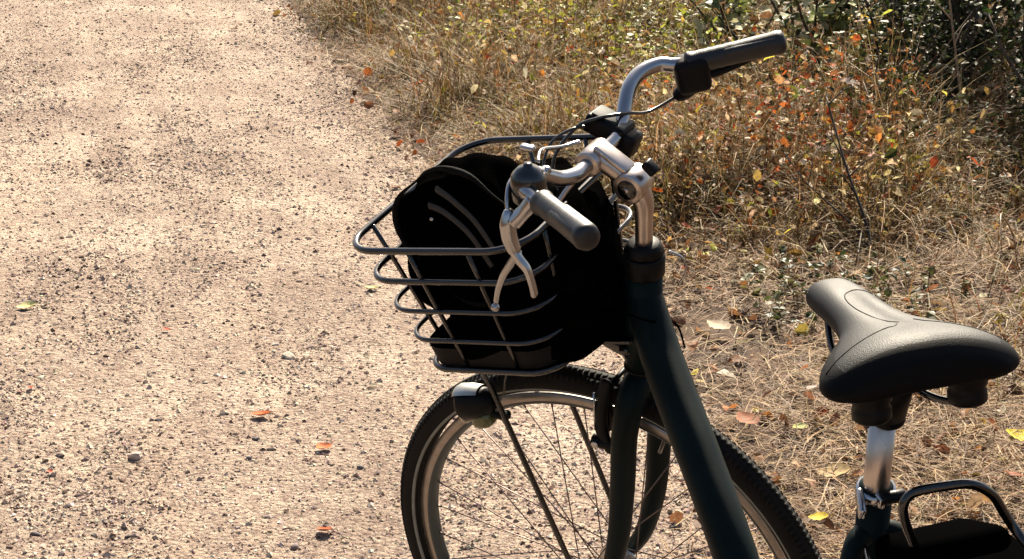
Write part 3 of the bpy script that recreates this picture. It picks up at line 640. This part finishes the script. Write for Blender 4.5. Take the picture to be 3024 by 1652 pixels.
# frame (one welded piece) and fork
def ST(k, y=0): a = R(70.924); return V(.3744 - math.cos(a) * k, y, .28 + math.sin(a) * k)
g = Geo(); tube(g, [S(0, 0, .388), S(0, 0, .535)], .0245, 28)
fr = g.obj('frame', M['teal'], bike)
g = Geo(); tube(g, smooth_path([S(0, 0, .50), V(.875, 0, .778), V(.8338, 0, .738), V(.7376, 0, .664), V(.6286, 0, .571), V(.53, 0, .44), V(.40, 0, .29)], 8), [.024, .0265, .0275, .0275, .027, .026, .024], 28); g.obj('down_tube', M['teal'], fr)
g = Geo(); tube(g, [ST(-.02), ST(.585)], .0165, 24); g.obj('seat_tube', M['teal'], fr)
g = Geo(); cyl(g, V(.3744, -.036, .28), V(.3744, .036, .28), .022, 24); g.obj('bottom_bracket', M['teal'], fr)
for s_ in (1, -1):
    g = Geo(); tube(g, smooth_path([ST(.53), V(.188, s_ * .026, .770), V(.165, s_ * .045, .715), V(.10, s_ * .062, .57), V(.0, s_ * .066, .36)], 6), [.013, .0105, .009, .0085, .008], 14); g.obj('seat_stay', M['teal'], fr)
    g = Geo(); tube(g, smooth_path([V(.37, s_ * .03, .28), V(.2, s_ * .05, .30), V(0, s_ * .066, .35)], 5), .010, 12); g.obj('chain_stay', M['teal'], fr)
g = Geo(); tube(g, [S(-.028, 0, .50), S(-.06, 0, .44)], .003, 6)
g = Geo()
tube(g, [S(0, 0, .35), S(0, 0, .386)], [.024, .022], 26)
for s_ in (1, -1):
    tube(g, smooth_path([S(0, 0, .372), S(0, s_ * .022, .368), S(0, s_ * .044, .345), S(.002, s_ * .053, .30), S(.004, s_ * .055, .22), S(.010, s_ * .056, .13), S(.027, s_ * .055, .05), S(.053, s_ * .053, .0)], 7), [.02, .02, .019, .0178, .0172, .0155, .013, .010], 20, round_end=True)
    cyl(g, S(.0549, s_ * .049, 0), S(.0549, s_ * .058, 0), .013, 16)
fork = g.obj('fork', M['teal'], bike)
g = Geo()
cyl(g, S(0, 0, .535), S(0, 0, .565), .0275, 32, .002); cyl(g, S(0, 0, .565), S(0, 0, .581), .0265, 32, .003, r2=.022); hs = g.obj('headset', M['plastic'], bike)
g = Geo(); cyl(g, S(0, 0, .386), S(0, 0, .391), .0265, 32); g.obj('crown_race', M['plastic'], hs)

# stem
g = Geo(); tube(g, smooth_path([S(0, 0, .56), S(0, 0, .615), S(.001, 0, .64), S(.010, 0, .662)], 6), [.0112, .0115, .0135, .0165], 20, round_end=True)
cyl(g, S(.014, -.019, .664), S(.014, .019, .664), .0205, 32, .0025)
stem = g.obj('stem', M['stem'], bike)
g = Geo(); tube(g, smooth_path([S(.014, 0, .666), S(.034, 0, .676), S(.054, 0, .686), S(.067, 0, .687)], 6), [.016, .0148, .015, .0165], 18, flat=(SL, 1.0), round_end=True)
cyl(g, S(.069, -.023, .687), S(.069, .023, .687), .017, 24, .002); rbox(g, S(.042, 0, .695), S(1,0,.55)-S(0,0,0), SL, SU, (.052, .026, .008), .003); g.obj('stem_arm', M['stem'], stem)
g = Geo(); cyl(g, S(.014, .017, .664), S(.014, .0205, .664), .0135, 28, .001); g.obj('bolt_recess', M['black'], stem)
g = Geo(); cyl(g, S(.014, .019, .664), S(.014, .0222, .664), .0035, 10); g.obj('bolt', M['silver'], stem)
g = Geo(); rbox(g, S(-.009, 0, .693), SN * .6 + SU * .5, SL, SU, (.020, .016, .012), .003); g.obj('stem_bolt_cover', M['plastic'], stem)

# handlebar, grips, levers
def bar(sg): return [S(.069, 0, .687), S(.0685, sg * .03, .687), S(.068, sg * .055, .690), S(.074, sg * .085, .700), S(.083, sg * .119, .722), S(.082, sg * .148, .732), S(.068, sg * .176, .735), S(.041, sg * .190, .735), S(-.02, sg * .235, .748), S(-.066, sg * .268, .758)]
g = Geo()
for sg in (1, -1): tube(g, smooth_path(bar(sg), 8), .0100, 18)
hb = g.obj('handlebar', M['silver'], bike)
def grip(sg):
    g = Geo(); a = S(.036, sg * .193, .7355); b_ = S(-.067, sg * .268, .7575); d = (b_ - a); L = d.length; d.normalize()
    ref = SU; prof = [(.0105, 0), (.0150, .0), (.0162, .003), (.0150, .008)] + [(.0143 + .0006 * (i % 2), .014 + .006 * i) for i in range(8)] + [(.0146, .066), (.0152, .09), (.0156, L - .014), (.0164, L - .008), (.0150, L - .001), (.009, L + .002), (1e-5, L + .002)]
    lathe(g, a, d, ref, prof, 32, False)
    # palm wing on the upper outer side
    rbox(g, a + d * (L * .66) + SU * .004, d, SL, SU, (L * .62, .029, .017), .007, 3)
    o = g.obj('grip', M['grip'], hb)
    return o
grip(1); grip(-1)
def lever(sg):
    root_p = S(.052, sg * .180, .728)
    g = Geo()
    if sg > 0:
        tube(g, smooth_path([S(.050, .186, .731), S(.060, .192, .716), S(.072, .198, .700)], 5), [.0115, .0095, .0105], 14)
        tube(g, smooth_path([S(.080, .196, .712), S(.079, .200, .698), S(.076, .202, .680), S(.070, .202, .664)], 5), [.006, .010, .0100, .0085], 16, round_end=True)
        lv = g.obj('brake_lever', M['silver'], bike)
        g = Geo(); tube(g, smooth_path([S(.073, .202, .668), S(.063, .204, .655), S(.052, .204, .643), S(.046, .204, .625), S(.043, .204, .610)], 6), [.0075, .007, .0062, .0058, .006], 12, flat=(SN, .7), round_end=True); g.obj('lever_blade', M['silver'], lv)
        g = Geo(); tube(g, smooth_path([S(.066, .200, .662), S(.078, .200, .640), S(.088, .200, .622), S(.096, .200, .600), S(.100, .200, .580)], 6), [.005, .0052, .0046, .004, .0036], 10, round_end=True); ellipsoid(g, S(.1015, .200, .571), SN, SL, SU, (.0058, .0058, .0058), 2, 14, 10); g.obj('lever_blade', M['silver'], lv)
        g = Geo(); rbox(g, S(.060, .186, .711), S(.078, .2, .69) - S(.045, .18, .73), SL, SU, (.05, .016, .007), .002); g.obj('lever_clamp', M['bar_grey'], lv)
        g = Geo(); tube(g, smooth_path([S(.080, .196, .708), S(.086, .188, .722), S(.092, .172, .733), S(.096, .150, .735)], 6), .0028, 8); g.obj('cable_end', M['silver'], lv)
    else:
        rbox(g, S(.030, -.197, .722), S(-.066, -.268, .758) - S(.041, -.19, .735), SU, SL, (.046, .050, .036), .010, 3)
        tube(g, smooth_path([S(.028, -.197, .712), S(.036, -.192, .698), S(.045, -.186, .690)], 5), [.016, .012, .009], 12, round_end=True)
        lv = g.obj('brake_lever', M['plastic'], bike)
        g = Geo(); tube(g, smooth_path([S(.032, -.205, .712), S(.010, -.225, .716), S(-.020, -.250, .728), S(-.045, -.268, .742)], 6), [.009, .010, .008, .007], 12, flat=(SU, .7), round_end=True); g.obj('lever_blade', M['plastic'], lv)
    return lv
lever(1); lever(-1)
# bell, display, cables
g = Geo(); bc = S(.070, .164, .742); lathe(g, bc - SU * .030, SU, SN, [(1e-5, -.012), (.008, -.012), (.010, -.004), (.0175, .0), (.0215, .006), (.022, .026), (.0205, .036), (.013, .045), (.006, .048), (.005, .052), (1e-5, .052)], 30, False)
cyl(g, S(.076, .150, .734), S(.073, .166, .736), .0155, 18)
bell = g.obj('bell', M['black'], bike)
g = Geo(); rbox(g, S(.078, .150, .776), SN, SL, SU, (.018, .010, .006), .002); g.obj('bell_lever', M['silver'], bell)
g = Geo(); rbox(g, S(.078, .108, .722), SN, SL, SU, (.012, .010, .012), .003); g.obj('bell_clamp', M['silver'], bell)
g = Geo(); dc = S(.086, -.070, .692); ux = (S(.072, -.05, .687) - S(.106, -.05, .697)).normalized(); uy = (S(.11, -.08, .693) - S(.106, -.05, .697)).normalized()
rbox(g, dc, ux, uy, SU, (.056, .044, .026), .005, 3)
tube(g, [S(.088, -.060, .690), S(.072, -.064, .680)], .013, 14, round_end=True); rbox(g, S(.064, -.070, .676), ux, uy, SU, (.036, .036, .034), .006, 2)
disp = g.obj('display', M['plastic'], bike)
g = Geo(); nrm = ux.cross(uy).normalized(); nrm = nrm if nrm.z > 0 else -nrm
rbox(g, dc + nrm * .0135 - ux * .005, ux, uy, nrm, (.036, .034, .003), .001); g.obj('screen', M['screen'], disp)
g = Geo(); rbox(g, dc + nrm * .013 + ux * .020, ux, uy, nrm, (.010, .034, .005), .001); g.obj('button', M['bar_grey'], disp)
def cable(name, pts, r=.0024, m='black', par=bike):
    g = Geo(); tube(g, smooth_path(pts, 8), r, 8); return g.obj(name, M[m], par)
cable('brake_cable', [S(.045, -.186, .690), S(.060, -.13, .690), S(.068, -.085, .708), S(.092, -.05, .712), S(.115, -.03, .700), S(.13, .0, .66), S(.10, .02, .60)])
cable('gear_cable', [S(.106, -.045, .70), S(.118, -.02, .703), S(.128, .01, .695), S(.122, .04, .67), S(.105, .05, .64)], .002)
cable('bell_wire', [S(.09, .105, .73), S(.105, .07, .725), S(.10, .03, .71), S(.09, .0, .705)], .0022, 'silver')
cable('brake_rod', [S(.064, .012, .690), S(.082, .045, .664), S(.092, .07, .640)], .0035, 'stem')
cable('brake_cable', [S(.06, .10, .64), S(.045, .11, .60), S(.0, .09, .54), S(-.03, .05, .50), S(-.045, .0, .47), S(-.05, -.02, .42)], .0014, 'matte')
cable('gear_cable', [S(-.03, -.01, .57), S(-.045, -.018, .56), S(-.05, -.02, .54), S(-.042, -.015, .52)], .0018, 'silver')

# basket, rack and struts
def rring(a0, a1, h, c, r, n=8):
    pts = []
    for (ca, cb, s0) in ((a0 - r, h - r, 0), (a1 + r, h - r, 90), (a1 + r, -h + r, 180), (a0 - r, -h + r, 270)):
        for k in range(n + 1):
            t = R(s0 + 90 * k / n); pts.append(B(ca + r * math.cos(t), cb + r * math.sin(t), c))
    # subdivide long sides
    out = []
    for i, p in enumerate(pts):
        q = pts[(i + 1) % len(pts)]; out.append(p)
        if (q - p).length > .05: out += [p.lerp(q, t) for t in (.25, .5, .75)]
    return out
rk = []
for k in range(5): rk.append((.192 - .0115 * k, -.086 + .006 * k, .160 - .0075 * k, .632 - .0487 * k, .052 - .003 * k))
g = Geo(); lev = rk[4]; pts = rring(lev[0] - .004, lev[1] + .004, lev[2] - .004, lev[3] - .006, .04)
n_ = len(pts); top = [p + BU * .003 for p in pts]; g.add(pts + top, [tuple(range(n_))[::-1], tuple(range(n_, 2 * n_))] + [(i, (i + 1) % n_, n_ + (i + 1) % n_, n_ + i) for i in range(n_)])
bsk = g.obj('basket', M['black'], bike, smooth=False)
g = Geo(); a_, b2, h_, c_, r_ = rk[4]; ring0 = rring(a_ - .003, b2 + .003, h_ - .003, c_ + .004, r_); ring1 = rring(a_ + .000, b2, h_, c_ + .032, r_)
g.add(ring0 + ring1, [(i, (i + 1) % len(ring0), len(ring0) + (i + 1) % len(ring0), len(ring0) + i) for i in range(len(ring0))]); g.obj('basket_liner', mat('liner', (.009, .008, .0075), .6, noise=(40, .3), spec=.1), bsk)
for k, (a0, a1, h, c, r) in enumerate(rk):
    g = Geo(); tube(g, rring(a0, a1, h, c, r), (.0048, .0042, .0033, .0033, .0042)[k], 10, closed=True); g.obj('basket_ring', M['black'], bsk)
def up_bar(f):
    g = Geo(); tube(g, [f(*rk[k]) for k in range(5)], .0032, 8, flat=None); g.obj('basket_upright', M['black'], bsk)
for sg in (1, -1):
    for aa in (.088, -.006): up_bar(lambda a0, a1, h, c, r: B(aa * (1 - (.632 - c) * .8), sg * (h - .004), c))
for bb in (-.09, 0, .09):
    up_bar(lambda a0, a1, h, c, r: B(a0 - .004, bb * (1 - (.632 - c) * .8), c)); up_bar(lambda a0, a1, h, c, r: B(a1 + .004, bb * (1 - (.632 - c) * .8), c))
for sg in (1, -1):
    g = Geo(); tube(g, smooth_path([B(.115, sg * .068, .432), B(.10, sg * .069, .38), B(.085, sg * .07, .28), S(.0549, sg * .066, .0)], 6), .0042, 10); g.obj('basket_strut', M['black'], bsk)
g = Geo(); tube(g, smooth_path([B(.11, .07, .43), B(.11, -.07, .43)], 4), .005, 8)
rbox(g, B(-.02, 0, .428), BN, SL, BU, (.20, .07, .006), .002)
tube(g, smooth_path([B(-.05, 0, .425), B(-.085, 0, .40), B(-.125, 0, .385)], 5), [.013, .012, .014], 12)
tube(g, smooth_path([B(-.10, .02, .41), S(.02, .0, .395), S(.0, .0, .375)], 5), .009, 10)
g.obj('basket_mount', M['black'], bsk)

# brake on the fork
g = Geo()
tube(g, smooth_path([S(.040, .030, .365), S(.046, .036, .32), S(.044, .036, .285), S(.030, .040, .262)], 5), [.009, .010, .010, .008], 12, flat=(SL, .6), round_end=True)
tube(g, smooth_path([S(.035, -.030, .365), S(.040, -.036, .32), S(.040, -.036, .285), S(.025, -.040, .262)], 5), [.008, .009, .010, .008], 12, round_end=True)
tube(g, [S(.035, .034, .362), S(.035, -.034, .362)], .0035, 8); cyl(g, S(.008, .034, .27), S(.058, .038, .268), .009, 14); rbox(g, S(.046, .016, .300), SU, SL, SN, (.05, .012, .012), .003)
fb = g.obj('front_brake', M['plastic'], bike)
g = Geo(); cyl(g, S(.050, .044, .268), S(.050, .048, .268), .006, 12); tube(g, [S(.054, .040, .35), S(.052, .041, .29)], .0016, 6); g.obj('brake_bolt', M['silver'], fb)

# front lamp on the left strut
lc = B(.135, .066, .338); fx = (BN * .93 + SL * .05 - BU * .1).normalized()
g = Geo(); lathe(g, lc + BU * .006, fx, BU, [(1e-5, -.034), (.012, -.032), (.0195, -.018), (.0235, .0), (.0245, .017), (.0225, .021), (1e-5, .018)], 28, False)
lamp = g.obj('front_lamp', M['plastic'], bike)
g = Geo(); lathe(g, lc + BU * .0075, fx, BU, [(.0215, -.014), (.0252, .002), (.0262, .018), (.0245, .0225), (.0205, .021)], 30, False, R(0), R(0)) if False else lathe(g, lc + BU * .0075, fx, BU, [(.0215, -.016), (.0254, .002), (.0264, .018), (.0246, .0228), (.0200, .0215)], 30, False, R(-40), R(46)); g.obj('lamp_shell', M['chrome'], lamp)
g = Geo(); ellipsoid(g, lc + fx * .0185, fx, SL, BU, (.004, .021, .024), 2, 20, 12); g.obj('lamp_lens', M['chrome'], lamp)
g = Geo(); ellipsoid(g, lc - BU * .020 - fx * .006, fx, SL, BU, (.018, .015, .014), 2.6, 20, 12); g.obj('reflector', M['lens'], lamp)
g = Geo(); tube(g, smooth_path([lc - fx * .02 - BU * .012, lc - fx * .034 - BU * .020, lc - fx * .046 - BU * .016, B(.0865, .07, .325)], 5), [.006, .005, .005, .0055], 10); g.obj('lamp_bracket', M['plastic'], lamp)
cable('lamp_wire', [lc - fx * .030, B(.08, .072, .36), B(.06, .060, .40), B(.0, .02, .42)], .0014)

# seat post, clamp and saddle
g = Geo(); tube(g, [ST(.50), ST(.665)], .0128, 26); post = g.obj('seat_post', M['stem'], bike)
g = Geo(); axs = (ST(1) - ST(0)).normalized()
lathe(g, ST(.572), axs, V(0, 1, 0), [(.0168, 0), (.0190, .001), (.0198, .006), (.0190, .012), (.0150, .013)], 30, False)
back = V(-1, 0, -.25).normalized()
rbox(g, ST(.578) + V(-.012, .021, -.004), V(-.8, .25, -.45), V(0, 1, 0), axs, (.030, .007, .014), .003, 3); rbox(g, ST(.578) + V(-.016, .004, -.002), V(-1, .0, -.2), V(0, 1, 0), axs, (.018, .006, .012), .002, 2)
cl_ = g.obj('seat_clamp', M['silver'], bike)
g = Geo(); cyl(g, ST(.578) + V(-.022, -.020, .0), ST(.578) + V(-.020, .004, .0), .0065, 12); g.obj('clamp_bolt', M['plastic'], cl_)

WX = [.3255, .3235, .318, .308, .300, .26, .22, .19, .16, .14, .12, .10, .082, .068, .058, .050, .044, .041]
WW = [.001, .010, .018, .0245, .0275, .0300, .0315, .0345, .0430, .0560, .0715, .0860, .0950, .0985, .0970, .0920, .0830, .0700]
ZC = [.996, 1.000, 1.004, 1.008, 1.0105, 1.0125, 1.0115, 1.011, 1.012, 1.014, 1.0165, 1.019, 1.021, 1.0205, 1.018, 1.013, 1.006, 1.000]
HH = [.004, .016, .025, .031, .034, .036, .036, .036, .037, .039, .042, .045, .047, .047, .045, .040, .032, .022]
xs_ = np.concatenate([np.linspace(WX[0], .302, 10), np.linspace(.298, .085, 46), np.linspace(.08, .041, 16)])
wv = np.interp(-xs_, [-v_ for v_ in WX], WW); zv = np.interp(-xs_, [-v_ for v_ in WX], ZC); hv = np.interp(-xs_, [-v_ for v_ in WX], HH)
def sm(a): 
    b_ = a.copy()
    for _ in range(2): b_[2:-2] = (a[:-4] + 2 * a[1:-3] + 3 * a[2:-2] + 2 * a[3:-1] + a[4:]) / 9; a = b_.copy()
    return b_
wv, zv, hv = sm(wv), sm(zv), sm(hv)
def saddle_z(x_, y_):
    w_ = np.interp(-x_, -xs_, wv); z_ = np.interp(-x_, -xs_, zv); h = np.interp(-x_, -xs_, hv); r_ = min(abs(y_) / w_, 1)
    n = 2.5; top = z_ - h / 2 + h / 2 * (1 - r_ ** n) ** (1 / n)
    return top - .016 * (abs(y_) / .1) ** 2 - .0035 * math.exp(-(y_ / .010) ** 2) * math.exp(-((x_ - .17) / .09) ** 4)
g = Geo(); v = []; f = []; SG = 64
for i, x_ in enumerate(xs_):
    for k in range(SG):
        th = 2 * math.pi * k / SG; cs, sn = math.cos(th), math.sin(th); n = 2.5
        yy = wv[i] * math.copysign(abs(cs) ** (2 / n), cs); zz = zv[i] - hv[i] / 2 + hv[i] / 2 * math.copysign(abs(sn) ** (2 / n), sn)
        if sn < 0: yy *= 1 - .10 * min(1, -sn * 1.5)
        zz -= .016 * (abs(yy) / .1) ** 2
        if sn > 0: zz -= .0035 * math.exp(-(yy / .010) ** 2) * math.exp(-((x_ - .17) / .09) ** 4)
        v.append((x_, yy, zz))
m_ = len(xs_)
f = [(i * SG + k, (i + 1) * SG + k, (i + 1) * SG + (k + 1) % SG, i * SG + (k + 1) % SG) for i in range(m_ - 1) for k in range(SG)]
f.append(tuple(range(SG))); f.append(tuple((m_ - 1) * SG + k for k in range(SG))[::-1])
g.add(v, f); sad = g.obj('saddle', M['vinyl'], bike)
sad.data.materials.append(M['vinyl_shade_seam'])
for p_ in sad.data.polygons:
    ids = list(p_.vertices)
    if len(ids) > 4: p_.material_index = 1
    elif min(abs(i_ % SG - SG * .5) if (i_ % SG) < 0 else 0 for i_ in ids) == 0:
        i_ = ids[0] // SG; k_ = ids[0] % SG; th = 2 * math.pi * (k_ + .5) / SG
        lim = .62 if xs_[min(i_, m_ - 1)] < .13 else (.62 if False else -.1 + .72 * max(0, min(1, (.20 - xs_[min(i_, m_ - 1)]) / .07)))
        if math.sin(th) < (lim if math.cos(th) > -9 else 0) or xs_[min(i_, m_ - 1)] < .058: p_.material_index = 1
for pts in ([(.240, -.024), (.250, -.008), (.244, .004), (.225, .010), (.20, .011), (.175, .008), (.15, .001), (.128, -.006)], [(.125, -.003), (.113, .006), (.105, .018), (.097, .035), (.088, .055), (.078, .078), (.072, .090)], [(.125, -.020), (.113, -.026), (.105, -.038), (.097, -.052), (.088, -.066), (.078, -.083), (.072, -.091)]):
    g = Geo(); pp = smooth_path([(a, b_, 0) for a, b_ in pts], 6); tube(g, [V(p.x, p.y, saddle_z(p.x, p.y) + .0001) for p in pp], .0007, 6); g.obj('seam', M['vinyl_shade_seam'], sad)
g = Geo()
for s_ in (1, -1): tube(g, smooth_path([V(.28, s_ * .012, .984), V(.25, s_ * .02, .955), V(.20, s_ * .022, .944), V(.12, s_ * .022, .944), V(.08, s_ * .035, .945), V(.065, s_ * .05, .955)], 6), .0036, 8)
for s_ in (1, -1): tube(g, smooth_path([V(.20, s_ * .026, .935), V(.12, s_ * .030, .936), V(.07, s_ * .055, .940)], 6), .003, 8)
g.obj('saddle_rail', M['black'], sad)
for s_ in (1, -1):
    g = Geo(); lathe(g, V(.072, s_ * .048, .944), (0, 0, 1), (1, 0, 0), [(1e-5, 0), (.016, 0), (.019, .003), (.019, .012), (.017, .016), (.020, .020), (.022, .045), (1e-5, .045)], 24, False); g.obj('elastomer_spring', M['plastic'], sad)
g = Geo(); lathe(g, ST(.664), axs, V(0, 1, 0), [(1e-5, -.002), (.0165, -.002), (.0175, .001), (.0150, .003), (.0175, .006), (.021, .028), (.023, .046), (1e-5, .048)], 28, False); g.obj('saddle_clamp', M['plastic'], sad)

_c = V(.07, 0, 0); sad.rotation_euler = (0, 0, R(-2.6)); sad.scale = (.96, .94, .965); _c.z = 1.01; sad.location = _c - Matrix.Rotation(R(-2.6), 3, 'Z') @ _c * .965
# rear carrier: tubular black hoop over a black deck, ring of the lock below
g = Geo(); tube(g, smooth_path([V(0.052, 0.022, 0.829), V(0.046, 0.032, 0.857), V(0.042, 0.034, 0.875), V(0.04, 0.024, 0.885), V(0.029, 0.0, 0.89), V(0.021, -0.022, 0.89), V(0.024, -0.042, 0.875), V(0.027, -0.055, 0.852), V(0.022, -0.064, 0.834), V(0.001, -0.07, 0.82)], 8), .0046, 12)
car = g.obj('rear_carrier', M['black'], bike)
g = Geo()
rbox(g, V(-.10, -.022, .790), (1, 0, .05), (0, 1, 0), (0, 0, 1), (.34, .115, .038), .010, 3); rbox(g, V(.085, -.02, .800), (1, 0, -.3), (0, 1, 0), (0, 0, 1), (.10, .10, .040), .012, 3)
g.obj('carrier_deck', M['matte'], car)
for s_ in (1, -1):
    g = Geo(); tube(g, [V(-.18, s_ * .06 - .01, .78), V(-.02, s_ * .072, .36)], .005, 8); g.obj('carrier_leg', M['black'], car)
g = Geo(); tube(g, smooth_path([V(.178, .018, .775), V(.13, .032, .77), V(.07, .04, .765), V(.0, .045, .76)], 5), .0024, 8); g.obj('carrier_strap', M['black'], car)
g = Geo(); lathe(g, V(0, 0, .35), (0, 1, 0), (0, 0, 1), [(.372, -.028), (.380, -.016), (.382, 0), (.380, .016), (.372, .028), (.370, .027), (.378, .015), (.380, 0), (.378, -.015), (.370, -.027)], 80, True, R(-80), R(130)); g.obj('rear_mudguard', M['black'], bike)
# crank set, out of view below the frame
g = Geo(); cyl(g, V(.3744, -.047, .28), V(.3744, -.043, .28), .082, 48); cr = g.obj('chainring', M['black'], bike)
for s_, dz in ((1, -1), (-1, 1)):
    g = Geo(); tube(g, [V(.3744, s_ * .06, .28), V(.3744 + .12 * -dz, s_ * .072, .28 + .12 * dz * .9)], [.011, .009], 12, round_end=True); ck = g.obj('crank_arm', M['black'], bike)
    g = Geo(); rbox(g, V(.3744 + .12 * -dz, s_ * .125, .28 + .12 * dz * .9), (1, 0, 0), (0, 1, 0), (0, 0, 1), (.065, .095, .022), .006); g.obj('pedal', M['plastic'], ck)
g = Geo(); tube(g, [V(.34, .03, .27), V(.27, .19, .045)], .009, 10, round_end=True); g.obj('kickstand', M['black'], bike)

# ------------------------------------------------------------------ black bag slumped in the basket
bag = empty('bag', B(.0, 0, .44)); bag.parent = None
lean = Euler((R(-6), 0, 0)).to_matrix()
W0 = lean @ B(.0, 0, .44); bag.location = W0
tag(bag, 'black fabric bag with a rounded open top slumped in the front basket', 'bag')
def Wl(p): return lean @ Vector(p) - W0
bn, bl, bu = lean @ BN, lean @ SL, lean @ BU
def fold(x_, y_, z_): return 1 + .05 * math.sin(4 * x_ + 3 * z_ + .6) + .04 * math.sin(7 * y_ - 4 * z_ + 1) + .02 * math.sin(15 * x_ + 9 * y_) + .012 * math.sin(23 * z_ - 11 * x_)
g = Geo(); c0_ = B(.068, .034, .582); ellipsoid(g, Wl(c0_), bn, bl, bu, (.118, .078, .112), 2.15, 64, 44, fold)
oc = B(.058, .074, .604); oe = Wl(oc)
nv = []
for p in g.v:      # press the open mouth of the bag inwards
    q = Vector(p) - oe; a_, b3, c_ = q.dot(bn), q.dot(bl), q.dot(bu); rr_ = math.hypot(a_ / .096, c_ / .098)
    if b3 > -.02 and rr_ < 1.0: q2 = min(b3, .0 - .035 * (1 - rr_ ** 4)); nv.append(tuple(Vector(p) + bl * (q2 - b3)))
    else: nv.append(p)
g.v = nv
body = g.obj('bag_body', M['fabric'], bag)
g = Geo(); pa = (bn * -.577 + bl * .817); pb = (bn * .817 + bl * .577)
ellipsoid(g, Wl(B(-.024, .000, .540)), pb, pa, bu, (.080, .108, .112), 2.7, 48, 30, lambda x_, y_, z_: fold(z_, x_, y_)); g.obj('bag_pouch', M['fabric'], bag)
g = Geo(); ellipsoid(g, Wl(B(.02, .0, .47)), bn, bl, bu, (.120, .124, .045), 3.2, 40, 20, fold); g.obj('bag_base', M['fabric'], bag)
g = Geo(); rimp = [oe + (bn * math.cos(t) * .098 + bu * math.sin(t) * .100) * (1 + .035 * math.sin(2 * t + 1) + .02 * math.sin(5 * t) + .012 * math.sin(9 * t + 2)) + bl * (.001 + .006 * math.sin(3 * t)) for t in [R(4 * i) for i in range(90)]]; tube(g, rimp, [.0030 + .0014 * math.sin(i * .31) for i in range(90)], 10, closed=True); g.obj('bag_rim', mat('bag_trim', (.007, .0066, .006), .85, noise=(60, .5), bump=(400, .8), spec=.08), bag)
for (p0, p1, p2, p3) in (((.085, .066, .672), (.060, .072, .658), (.030, .078, .630), (.012, .080, .590)), ((.105, .066, .648), (.078, .072, .640), (.045, .078, .612), (.024, .080, .565))):
    g = Geo(); tube(g, [Wl(p) for p in smooth_path([B(*p0), B(*p1), B(*p2), B(*p3)], 7)], [.0055, .0042], 8, flat=(lean @ SL, .35)); g.obj('bag_strap', M['strap'], bag)
g = Geo(); ellipsoid(g, Wl(B(.105, .070, .630)), bn, bl, bu, (.004, .002, .003), 2, 10, 6); g.obj('buckle', M['silver'], bag)

# repeats that belong together
for o in C.objects:
    if o.parent: continue
    c = o.get('category')
    if o.name.startswith('shrub'): o['group'] = 'bushes at the back of the verge'
    elif c == 'leaf': o['group'] = 'single fallen leaves on path and verge'
    elif c == 'stone': o['group'] = 'larger stones on the path'
    elif c == 'stalk': o['group'] = 'upright dead stalks on the verge'
